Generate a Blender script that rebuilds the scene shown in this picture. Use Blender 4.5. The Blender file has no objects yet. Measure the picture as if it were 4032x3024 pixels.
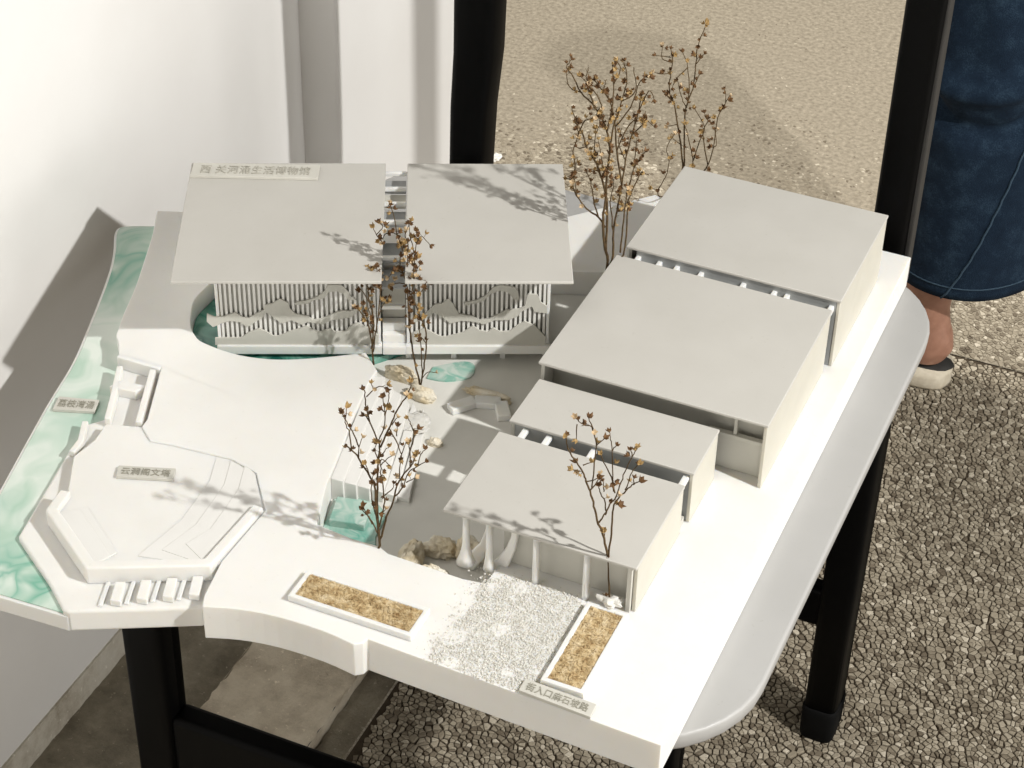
import bpy, bmesh, math, random
from mathutils import Vector, Matrix, noise as mnoise
from mathutils.geometry import tessellate_polygon
random.seed(11)
sc = bpy.context.scene
COL = sc.collection

# ------------------------------------------------------------------ camera, light, exposure
cam_d = bpy.data.cameras.new('camera'); cam = bpy.data.objects.new('camera', cam_d); COL.objects.link(cam)
cam_d.sensor_fit = 'HORIZONTAL'; cam_d.sensor_width = 36.0; cam_d.lens = 71.907
cam_d.clip_start = 0.02; cam_d.clip_end = 60
RT, UP, FW = Vector((0.914796, 0.403371, 0.020956)), Vector((-0.26015, 0.548712, 0.794504)), Vector((-0.308981, 0.732262, -0.606897))
CAM_LOC = Vector((0.5, -1.2, 1.52))
cam.matrix_world = Matrix(((RT.x, UP.x, -FW.x, CAM_LOC.x), (RT.y, UP.y, -FW.y, CAM_LOC.y), (RT.z, UP.z, -FW.z, CAM_LOC.z), (0, 0, 0, 1)))
sc.camera = cam
world = bpy.data.worlds.new('World'); sc.world = world; world.use_nodes = True
bg = world.node_tree.nodes['Background']; bg.inputs[0].default_value = (1.0, 0.94, 0.80, 1); bg.inputs[1].default_value = 0.075

def lamp(name, kind, loc, target, energy, color, size=None):
    d = bpy.data.lights.new(name, kind); o = bpy.data.objects.new(name, d); COL.objects.link(o)
    o.location = loc; d.energy = energy; d.color = color
    o.rotation_euler = (Vector(target) - Vector(loc)).to_track_quat('-Z', 'Y').to_euler()
    if kind == 'AREA': d.shape = 'DISK'; d.size = size
    elif size: d.shadow_soft_size = size
    return o
# the show lamp standing to the right of the chair, then unseen lamps added as fill
lamp('show_lamp', 'POINT', (1.50, -0.28, 1.99), (0, 0, 0.5), 184, (1.0, 0.985, 0.95), 0.027)
far_fill = lamp('far_floor_fill', 'SPOT', (-0.25, 1.9, 2.6), (-0.3, 1.75, 0), 350, (1.0, 0.97, 0.91), 0.25); far_fill.data.spot_size = math.radians(62); far_fill.data.spot_blend = 0.7  # added spot, its cone narrowed to brighten only the far floor
lamp('right_fill', 'AREA', (2.9, 0.25, 0.85), (-0.3, 0.1, 0.4), 32, (1.0, 0.975, 0.93), 1.5)  # added soft fill from the right, lifts side faces and the left wall
lamp('front_fill', 'AREA', (0.9, -2.7, 0.85), (-0.3, 0.2, 0.2), 17, (1.0, 0.965, 0.89), 2.0)  # added fill behind the camera, lifts front faces and the floor under the seat
sc.view_settings.view_transform = 'Standard'; sc.view_settings.look = 'None'
sc.view_settings.gamma = 1.0; sc.view_settings.exposure = 0.11; sc.view_settings.use_curve_mapping = False
sc.cycles.max_bounces = 8; sc.cycles.diffuse_bounces = 5

# ------------------------------------------------------------------ materials
def new_mat(name, rough=0.6, spec=0.4):
    m = bpy.data.materials.new(name); m.use_nodes = True
    n = m.node_tree.nodes; b = n['Principled BSDF']
    b.inputs['Roughness'].default_value = rough; b.inputs['Specular IOR Level'].default_value = spec
    return m, n, m.node_tree.links, b
def coords(n, l, scale=(1, 1, 1), kind='Object'):
    t = n.new('ShaderNodeTexCoord'); mp = n.new('ShaderNodeMapping'); mp.inputs['Scale'].default_value = scale
    if kind == 'World':
        g = n.new('ShaderNodeNewGeometry'); l.new(g.outputs['Position'], mp.inputs['Vector'])
    else: l.new(t.outputs[kind], mp.inputs['Vector'])
    return mp
def noise(n, l, vec, scale, detail=4, rough=0.55, dist=0.0):
    t = n.new('ShaderNodeTexNoise'); t.inputs['Scale'].default_value = scale; t.inputs['Detail'].default_value = detail
    t.inputs['Roughness'].default_value = rough; t.inputs['Distortion'].default_value = dist
    l.new(vec.outputs[0], t.inputs['Vector']); return t
def ramp(n, l, fac, stops):
    r = n.new('ShaderNodeValToRGB'); e = r.color_ramp.elements
    while len(e) < len(stops): e.new(0.5)
    for i, (p, c) in enumerate(stops): e[i].position = p; e[i].color = (*c, 1)
    l.new(fac, r.inputs[0]); return r
def bump(n, l, h, b, strength, dist):
    bp = n.new('ShaderNodeBump'); bp.inputs['Strength'].default_value = strength; bp.inputs['Distance'].default_value = dist
    l.new(h, bp.inputs['Height']); l.new(bp.outputs[0], b.inputs['Normal']); return bp
def mottled(name, c1, c2, scale, rough=0.6, bumpk=0.1, bdist=0.0005, spec=0.4, sss=0.0, bscale=None, detail=5, specks=0.0):
    m, n, l, b = new_mat(name, rough, spec); v = coords(n, l, kind='World')
    t = noise(n, l, v, scale, detail); r = ramp(n, l, t.outputs[0], [(0.3, c1), (0.7, c2)]); l.new(r.outputs[0], b.inputs['Base Color'])
    if specks:
        sp = noise(n, l, v, 260, 3, 0.6); sr = ramp(n, l, sp.outputs[0], [(0.66, (0, 0, 0)), (0.74, (1, 1, 1))]); sm = noise(n, l, v, 7, 6, 0.65, 0.6); sr2 = ramp(n, l, sm.outputs[0], [(0.52, (0, 0, 0)), (0.72, (1, 1, 1))])
        k1 = n.new('ShaderNodeMath'); k1.operation = 'MULTIPLY_ADD'; l.new(sr.outputs[0], k1.inputs[0]); k1.inputs[1].default_value = specks; k2 = n.new('ShaderNodeMath'); k2.operation = 'MULTIPLY'; l.new(sr2.outputs[0], k2.inputs[0]); k2.inputs[1].default_value = specks * .45; l.new(k2.outputs[0], k1.inputs[2])
        mx = n.new('ShaderNodeMixRGB'); l.new(k1.outputs[0], mx.inputs[0]); l.new(r.outputs[0], mx.inputs[1]); mx.inputs[2].default_value = (c2[0] * .62, c2[1] * .585, c2[2] * .50, 1); l.new(mx.outputs[0], b.inputs['Base Color'])
    t2 = noise(n, l, v, bscale or scale * 6, 5); bump(n, l, t2.outputs[0], b, bumpk, bdist)
    if sss:
        b.inputs['Subsurface Weight'].default_value = sss; b.inputs['Subsurface Radius'].default_value = (1.0, 0.8, 0.55); b.inputs['Subsurface Scale'].default_value = 0.009
    return m
M = {}
M['resin'] = mottled('white_resin', (0.81, 0.80, 0.778), (0.76, 0.748, 0.716), 11, 0.55, 0.12, 0.0004, 0.35, 0.45, 700, specks=0.12)
M['resin_thin'] = mottled('white_resin_thin', (0.77, 0.76, 0.737), (0.735, 0.725, 0.697), 18, 0.55, 0.12, 0.0004, 0.35, 0.0, 700)
M['sheet'] = mottled('roof_sheet', (0.522, 0.506, 0.470), (0.498, 0.482, 0.446), 22, 0.62, 0.10, 0.0003, 0.3, 0.0, 900, specks=0.16)
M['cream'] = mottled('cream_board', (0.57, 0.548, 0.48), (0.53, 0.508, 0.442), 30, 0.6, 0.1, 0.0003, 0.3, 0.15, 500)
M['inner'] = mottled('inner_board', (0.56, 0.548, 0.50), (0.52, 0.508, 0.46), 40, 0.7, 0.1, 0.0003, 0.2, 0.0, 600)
M['pane_slot_shade'] = mottled('grey_pane_slot_shade', (0.36, 0.37, 0.37), (0.30, 0.31, 0.31), 60, 0.25, 0.02, 0.0002, 0.5)  # grey panes; also paints the slot shade on two block walls
M['plate'] = mottled('sign_plate', (0.60, 0.585, 0.53), (0.54, 0.525, 0.475), 60, 0.6, 0.15, 0.0002, 0.3, 0, 1500)
M['letter'] = mottled('letter_cut_shade', (0.30, 0.288, 0.24), (0.37, 0.352, 0.295), 90, 0.75, 0.05, 0.0001, 0.2)  # dark tone paints the shade inside engraved strokes
M['letter_pale'] = mottled('letter_cut_shade_pale', (0.40, 0.383, 0.33), (0.46, 0.44, 0.385), 90, 0.75, 0.05, 0.0001, 0.2)  # paler tone for the same painted engraving shade
M['seat'] = mottled('seat_plastic', (0.43, 0.425, 0.415), (0.39, 0.385, 0.375), 9, 0.42, 0.08, 0.0003, 0.4, 0.0, 300, specks=0.25)
M['black'] = mottled('black_plastic', (0.0012, 0.0012, 0.0012), (0.0018, 0.0018, 0.0018), 40, 0.5, 0.1, 0.0003, 0.08, 0, 900)
M['blackmatt'] = mottled('black_rubber', (0.003, 0.003, 0.003), (0.005, 0.005, 0.005), 40, 0.8, 0.1, 0.0003, 0.1, 0, 900)
M['edge_grey'] = mottled('grey_edge_strip', (0.034, 0.032, 0.030), (0.026, 0.025, 0.023), 40, 0.6, 0.1, 0.0003, 0.3, 0, 900)
M['rock'] = mottled('tan_stone', (0.78, 0.75, 0.67), (0.62, 0.52, 0.35), 60, 0.85, 0.8, 0.002, 0.2, 0, 260)
M['crumb'] = mottled('white_putty', (0.68, 0.665, 0.63), (0.60, 0.585, 0.545), 90, 0.7, 0.4, 0.001, 0.3, 0.1, 300)
M['chip'] = mottled('white_stone_chip', (0.74, 0.725, 0.68), (0.56, 0.54, 0.485), 420, 0.75, 0.3, 0.0004, 0.3)
M['twig'] = mottled('dry_twig', (0.048, 0.029, 0.012), (0.115, 0.072, 0.030), 300, 0.75, 0.5, 0.0003, 0.25)
M['pod_dark'] = mottled('seed_pod_dark', (0.065, 0.031, 0.012), (0.19, 0.10, 0.038), 330, 0.65, 0.4, 0.0004, 0.3)
M['pod_tan'] = mottled('seed_pod_tan', (0.23, 0.14, 0.05), (0.44, 0.30, 0.13), 330, 0.65, 0.4, 0.0004, 0.3)
M['pod_pale'] = mottled('seed_pod_pale', (0.44, 0.31, 0.17), (0.62, 0.49, 0.33), 330, 0.65, 0.4, 0.0004, 0.3)
M['skin'] = mottled('skin', (0.27, 0.135, 0.09), (0.36, 0.19, 0.13), 70, 0.5, 0.15, 0.0005, 0.4, 0.15, 500)
M['shoe'] = mottled('shoe_beige', (0.60, 0.545, 0.44), (0.50, 0.44, 0.34), 120, 0.7, 0.3, 0.0006, 0.3)
M['stitch'] = mottled('seam_thread', (0.030, 0.055, 0.085), (0.045, 0.075, 0.105), 400, 0.85, 0.3, 0.0005, 0.2)

def straw_mat(name, stops):
    m, n, l, b = new_mat(name, 0.8, 0.2); v = coords(n, l, kind='World'); t = noise(n, l, v, 130, 6, 0.7)
    r = ramp(n, l, t.outputs[0], stops); l.new(r.outputs[0], b.inputs['Base Color']); return m
M['straw'] = straw_mat('dry_straw', [(0.34, (0.32, 0.20, 0.085)), (0.5, (0.56, 0.43, 0.24)), (0.66, (0.72, 0.61, 0.42))])

def jean_mat():
    m, n, l, b = new_mat('blue_denim', 0.9, 0.15); v = coords(n, l, kind='World')
    a = noise(n, l, v, 34, 7, 0.7); f = noise(n, l, v, 700, 3, 0.7)
    mx = n.new('ShaderNodeMath'); mx.operation = 'MULTIPLY_ADD'; l.new(f.outputs[0], mx.inputs[0]); mx.inputs[1].default_value = 0.6; l.new(a.outputs[0], mx.inputs[2])
    r = ramp(n, l, mx.outputs[0], [(0.55, (0.0050, 0.0115, 0.0235)), (0.80, (0.0085, 0.0190, 0.036)), (1.0, (0.022, 0.042, 0.068))]); l.new(r.outputs[0], b.inputs['Base Color'])
    w = n.new('ShaderNodeTexWave'); w.inputs['Scale'].default_value = 420; w.bands_direction = 'DIAGONAL'; l.new(v.outputs[0], w.inputs['Vector']); bump(n, l, f.outputs[0], b, 0.7, 0.0016)
    return m
M['denim'] = jean_mat()

def water_mat(name, scale, deep, pale, milk, amount, offs):
    """cast resin: milky body, pale tint in large clouds, deep pigment in drawn-out streaks"""
    m, n, l, b = new_mat(name, 0.12, 0.5); v = coords(n, l, kind='World'); v.inputs['Location'].default_value = offs
    wp = noise(n, l, v, scale * .55, 2, 0.5); ad = n.new('ShaderNodeMixRGB'); ad.blend_type = 'ADD'; ad.inputs[0].default_value = 0.34; l.new(v.outputs[0], ad.inputs[1]); l.new(wp.outputs['Color'], ad.inputs[2])
    a = noise(n, l, ad, scale * .6, 3, 0.55, 0.8); r1 = ramp(n, l, a.outputs[0], [(0.36, pale), (0.62, milk)])
    s = noise(n, l, ad, scale * .7, 2, 0.45, 0.9); r2 = ramp(n, l, s.outputs[0], [(0.36 - .05 * amount, (0, 0, 0)), (0.47, (1, 1, 1)), (0.51, (.6, .6, .6)), (0.62 + .05 * amount, (0, 0, 0))])
    k = noise(n, l, v, scale * .38, 2, 0.5); r3 = ramp(n, l, k.outputs[0], [(0.60 - .22 * amount, (0, 0, 0)), (0.78 - .22 * amount, (1, 1, 1))])
    f = n.new('ShaderNodeMath'); f.operation = 'MULTIPLY'; l.new(r2.outputs[0], f.inputs[0]); l.new(r3.outputs[0], f.inputs[1])
    mx = n.new('ShaderNodeMixRGB'); l.new(f.outputs[0], mx.inputs[0]); l.new(r1.outputs[0], mx.inputs[1]); mx.inputs[2].default_value = (*deep, 1); l.new(mx.outputs[0], b.inputs['Base Color'])
    b.inputs['Coat Weight'].default_value = 0.35; b.inputs['Coat Roughness'].default_value = 0.05
    t2 = noise(n, l, v, 60, 2); bump(n, l, t2.outputs[0], b, 0.12, 0.0012); return m
M['river'] = water_mat('river_resin', 16, (0.15, 0.40, 0.295), (0.42, 0.58, 0.475), (0.69, 0.75, 0.69), 0.65, (0.31, 0.13, 0))
M['pond'] = water_mat('pond_resin', 26, (0.008, 0.11, 0.085), (0.03, 0.22, 0.16), (0.22, 0.44, 0.36), 1.6, (0.11, 0.52, 0))
M['pool'] = water_mat('pool_resin', 30, (0.05, 0.31, 0.24), (0.20, 0.43, 0.35), (0.52, 0.60, 0.55), 0.9, (0.77, 0.33, 0))
M['court'] = mottled('court_resin', (0.70, 0.69, 0.65), (0.64, 0.63, 0.59), 25, 0.5, 0.15, 0.0004, 0.35, 0, 500)

def wall_mat():
    m, n, l, b = new_mat('white_wall', 0.75, 0.25); v = coords(n, l, kind='World')
    a = noise(n, l, v, 3.2, 6, 0.6); r = ramp(n, l, a.outputs[0], [(0.3, (0.755, 0.74, 0.72)), (0.62, (0.80, 0.79, 0.775))]); l.new(r.outputs[0], b.inputs['Base Color'])
    t2 = noise(n, l, v, 90, 6); bump(n, l, t2.outputs[0], b, 0.12, 0.001); return m
M['wall'] = wall_mat()
def concrete(name, c1, c2, c3):
    m, n, l, b = new_mat(name, 0.9, 0.2); v = coords(n, l, kind='World')
    a = noise(n, l, v, 16, 8, 0.72); r = ramp(n, l, a.outputs[0], [(0.32, c1), (0.52, c2), (0.72, c3)])
    s = noise(n, l, v, 160, 4, 0.6); r2 = ramp(n, l, s.outputs[0], [(0.63, (0, 0, 0)), (0.72, (1, 1, 1))])
    mx = n.new('ShaderNodeMixRGB'); mx.blend_type = 'MIX'; l.new(r2.outputs[0], mx.inputs[0]); l.new(r.outputs[0], mx.inputs[1]); mx.inputs[2].default_value = (c3[0] * 1.15, c3[1] * 1.15, c3[2] * 1.15, 1)
    l.new(mx.outputs[0], b.inputs['Base Color']); t2 = noise(n, l, v, 75, 8, 0.7); bump(n, l, t2.outputs[0], b, 0.7, 0.004); return m
M['cement'] = concrete('worn_cement', (0.38, 0.32, 0.24), (0.61, 0.535, 0.42), (0.74, 0.665, 0.54))
M['gutter'] = concrete('dark_concrete', (0.15, 0.13, 0.098), (0.26, 0.23, 0.175), (0.40, 0.36, 0.28))
M['skirt'] = concrete('stained_plaster', (0.34, 0.29, 0.22), (0.58, 0.54, 0.46), (0.68, 0.65, 0.58))
def grout_mat():
    # washed pebble floor seen from afar: cells with dark joints, the ground below the built stones
    m, n, l, b = new_mat('washed_pebble_floor', 0.85, 0.25); v = coords(n, l, kind='World')
    vo = n.new('ShaderNodeTexVoronoi'); vo.feature = 'DISTANCE_TO_EDGE'; vo.inputs['Scale'].default_value = 185; l.new(v.outputs[0], vo.inputs['Vector'])
    vc = n.new('ShaderNodeTexVoronoi'); vc.inputs['Scale'].default_value = 185; l.new(v.outputs[0], vc.inputs['Vector'])
    hs = n.new('ShaderNodeSeparateColor'); l.new(vc.outputs['Color'], hs.inputs[0])
    r1 = ramp(n, l, hs.outputs[0], [(0.0, (0.34, 0.30, 0.24)), (0.5, (0.41, 0.365, 0.295)), (1.0, (0.50, 0.455, 0.38))])
    r2 = ramp(n, l, vo.outputs['Distance'], [(0.03, (0, 0, 0)), (0.16, (1, 1, 1))])
    mx = n.new('ShaderNodeMixRGB'); l.new(r2.outputs[0], mx.inputs[0]); mx.inputs[1].default_value = (0.20, 0.170, 0.128, 1); l.new(r1.outputs[0], mx.inputs[2])
    big = noise(n, l, v, 2.6, 5, 0.6); rb = ramp(n, l, big.outputs[0], [(0.42, (0, 0, 0)), (0.62, (1, 1, 1))])
    m2 = n.new('ShaderNodeMixRGB'); mm = n.new('ShaderNodeMath'); mm.operation = 'MULTIPLY'; l.new(rb.outputs[0], mm.inputs[0]); mm.inputs[1].default_value = 0.6
    l.new(mm.outputs[0], m2.inputs[0]); l.new(mx.outputs[0], m2.inputs[1]); m2.inputs[2].default_value = (0.42, 0.375, 0.305, 1)
    l.new(m2.outputs[0], b.inputs['Base Color']); bump(n, l, r2.outputs[0], b, 0.35, 0.002); return m
M['floor'] = grout_mat()
def joint_mat():
    return mottled('dark_joint_mortar', (0.045, 0.034, 0.023), (0.075, 0.058, 0.04), 120, 0.95, 0.4, 0.001, 0.1)
M['joint'] = joint_mat()
M['joint_worn'] = mottled('worn_joint_mortar', (0.20, 0.172, 0.13), (0.345, 0.302, 0.235), 150, 0.95, 0.6, 0.002, 0.1, 0, 420)
def stone_mat():
    m, n, l, b = new_mat('floor_stone', 0.78, 0.3); at = n.new('ShaderNodeAttribute'); at.attribute_name = 'tint'; v = coords(n, l, kind='World')
    r = ramp(n, l, at.outputs['Fac'], [(0.0, (0.14, 0.113, 0.08)), (0.3, (0.26, 0.222, 0.165)), (0.7, (0.37, 0.325, 0.25)), (1.0, (0.55, 0.495, 0.40))])
    t = noise(n, l, v, 420, 4, 0.7); mx = n.new('ShaderNodeMixRGB'); mx.blend_type = 'MULTIPLY'; mx.inputs[0].default_value = 0.5
    r2 = ramp(n, l, t.outputs[0], [(0.3, (0.6, 0.57, 0.52)), (0.65, (1, 1, 1))]); l.new(r.outputs[0], mx.inputs[1]); l.new(r2.outputs[0], mx.inputs[2]); l.new(mx.outputs[0], b.inputs['Base Color'])
    bump(n, l, t.outputs[0], b, 0.4, 0.001); return m
M['stone'] = stone_mat()

# ------------------------------------------------------------------ helpers
def W(u, v, z): return Vector((u + 0.5, v - 1.2, z + 0.52))      # model plan (u right, v back, z above the base top) to world
AX, AY = Vector((0.903133, 0.429362, 0)), Vector((-0.429362, 0.903133, 0))   # the museum stands turned against the other blocks
def A(a, w, z): return AX * a + AY * w + Vector((0.5, -1.2, z + 0.52))
def tag(o, label, cat, group=None):
    o['label'] = label; o['category'] = cat
    if group: o['group'] = group
    return o
def thing(name, loc, label, cat, group=None):
    o = bpy.data.objects.new(name, None); COL.objects.link(o); o.location = loc; o.empty_display_size = 0.01
    return tag(o, label, cat, group)
def wloc(o):
    p = Vector(o.location)
    while o.parent: o = o.parent; p += Vector(o.location)
    return p
def mesh_obj(name, verts, faces, mat, parent=None, smooth=False, bevel=0.0, segs=2, origin=None, kind=None):
    if parent is not None: base = wloc(parent); loc = Vector((0, 0, 0))
    else: base = Vector(origin) if origin is not None else Vector((0, 0, 0)); loc = base
    me = bpy.data.meshes.new(name); me.from_pydata([tuple(Vector(v) - base) for v in verts], [], faces); me.validate()
    bm = bmesh.new(); bm.from_mesh(me); bmesh.ops.recalc_face_normals(bm, faces=bm.faces); bm.to_mesh(me); bm.free()
    me.materials.append(mat)
    if smooth: me.polygons.foreach_set('use_smooth', [True] * len(me.polygons))
    o = bpy.data.objects.new(name, me); COL.objects.link(o); o.location = loc
    if parent is not None: o.parent = parent
    if bevel:
        bm = bmesh.new(); bm.from_mesh(me); es = [e for e in bm.edges if len(e.link_faces) == 2 and e.calc_face_angle(0) > 0.7]
        for f in bm.faces: f.smooth = False
        res = bmesh.ops.bevel(bm, geom=es, offset=bevel, offset_type='OFFSET', segments=segs, profile=0.5, affect='EDGES', clamp_overlap=True)
        for f in res['faces']: f.smooth = True
        bm.to_mesh(me); bm.free()
    if kind: o['kind'] = kind
    return o
BF = [(0, 1, 2, 3), (7, 6, 5, 4), (0, 4, 5, 1), (1, 5, 6, 2), (2, 6, 7, 3), (3, 7, 4, 0)]
def box_v(u0, u1, v0, v1, z0, z1, F=W): return [F(u0, v0, z0), F(u1, v0, z0), F(u1, v1, z0), F(u0, v1, z0), F(u0, v0, z1), F(u1, v0, z1), F(u1, v1, z1), F(u0, v1, z1)]
def box(name, u0, u1, v0, v1, z0, z1, mat, parent=None, F=W, bevel=0.0, segs=2, kind=None, origin=None):
    return mesh_obj(name, box_v(u0, u1, v0, v1, z0, z1, F), BF, mat, parent, bevel=bevel, segs=segs, kind=kind, origin=origin)
def boxes(name, lst, mat, parent=None, F=W, bevel=0.0, **k):
    vs, fs = [], []
    for b in lst:
        n = len(vs); vs += box_v(*b, F); fs += [tuple(i + n for i in f) for f in BF]
    return mesh_obj(name, vs, fs, mat, parent, bevel=bevel, **k)
def prism(name, loops, z0, z1, mat, parent=None, F=W, bevel=0.0, segs=3, kind=None, origin=None):
    """closed slab from outline loops (first the outside, the others holes)"""
    vs, fs = [], []; starts = []
    for lp in loops:
        starts.append(len(vs)); vs += [F(x, y, z0) for x, y in lp]
    nb = len(vs); vs += [F(x, y, z1) for lp in loops for x, y in lp]
    tr = tessellate_polygon([[Vector((x, y, 0)) for x, y in lp] for lp in loops])
    for t in tr: fs.append(tuple(t)); fs.append(tuple(i + nb for i in reversed(t)))
    for s, lp in zip(starts, loops):
        n = len(lp)
        for i in range(n): a, b = s + i, s + (i + 1) % n; fs.append((a, b, b + nb, a + nb))
    return mesh_obj(name, vs, fs, mat, parent, bevel=bevel, segs=segs, kind=kind, origin=origin)
def smooth_line(pts, k=3, closed=False):
    out = []; n = len(pts); P = [Vector(p) for p in pts]
    rng = range(n) if closed else range(n - 1)
    for i in rng:
        p0 = P[(i - 1) % n] if closed else P[max(i - 1, 0)]; p1 = P[i]; p2 = P[(i + 1) % n]; p3 = P[(i + 2) % n] if closed else P[min(i + 2, n - 1)]
        for j in range(k):
            t = j / k; out.append(0.5 * ((2 * p1) + (p2 - p0) * t + (2 * p0 - 5 * p1 + 4 * p2 - p3) * t * t + (3 * p1 - p0 - 3 * p2 + p3) * t ** 3))
    if not closed: out.append(P[-1])
    return out
def sm2(pts, k=3): return [(p.x, p.y) for p in smooth_line([(x, y, 0) for x, y in pts], k)]
def ring_loft(name, rings, mat, parent=None, smooth=True, cap=True, **k):
    vs, fs = [], []; n = len(rings[0])
    for r in rings: vs += list(r)
    for i in range(len(rings) - 1):
        for j in range(n): a, b = i * n + j, i * n + (j + 1) % n; fs.append((a, b, b + n, a + n))
    if cap: fs.append(tuple(range(n - 1, -1, -1))); fs.append(tuple(range((len(rings) - 1) * n, len(rings) * n)))
    return mesh_obj(name, vs, fs, mat, parent, smooth=smooth, **k)
def tube_rings(pts, rad, n=6):
    rings = []
    for i, p in enumerate(pts):
        d = (pts[min(i + 1, len(pts) - 1)] - pts[max(i - 1, 0)]).normalized()
        x = d.cross(Vector((0.31, 0.9, 0.2))).normalized(); y = d.cross(x); r = rad(i / max(len(pts) - 1, 1)) if callable(rad) else rad
        rings.append([p + x * (r * math.cos(2 * math.pi * j / n)) + y * (r * math.sin(2 * math.pi * j / n)) for j in range(n)])
    return rings
def copy_part(src, parent, loc, rot=(0, 0, 0), scale=1.0):
    o = bpy.data.objects.new(src.name.split('.')[0], src.data); COL.objects.link(o); o.parent = parent; o.location = loc; o.rotation_euler = rot
    o.scale = (scale,) * 3 if not hasattr(scale, '__len__') else scale
    return o
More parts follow.
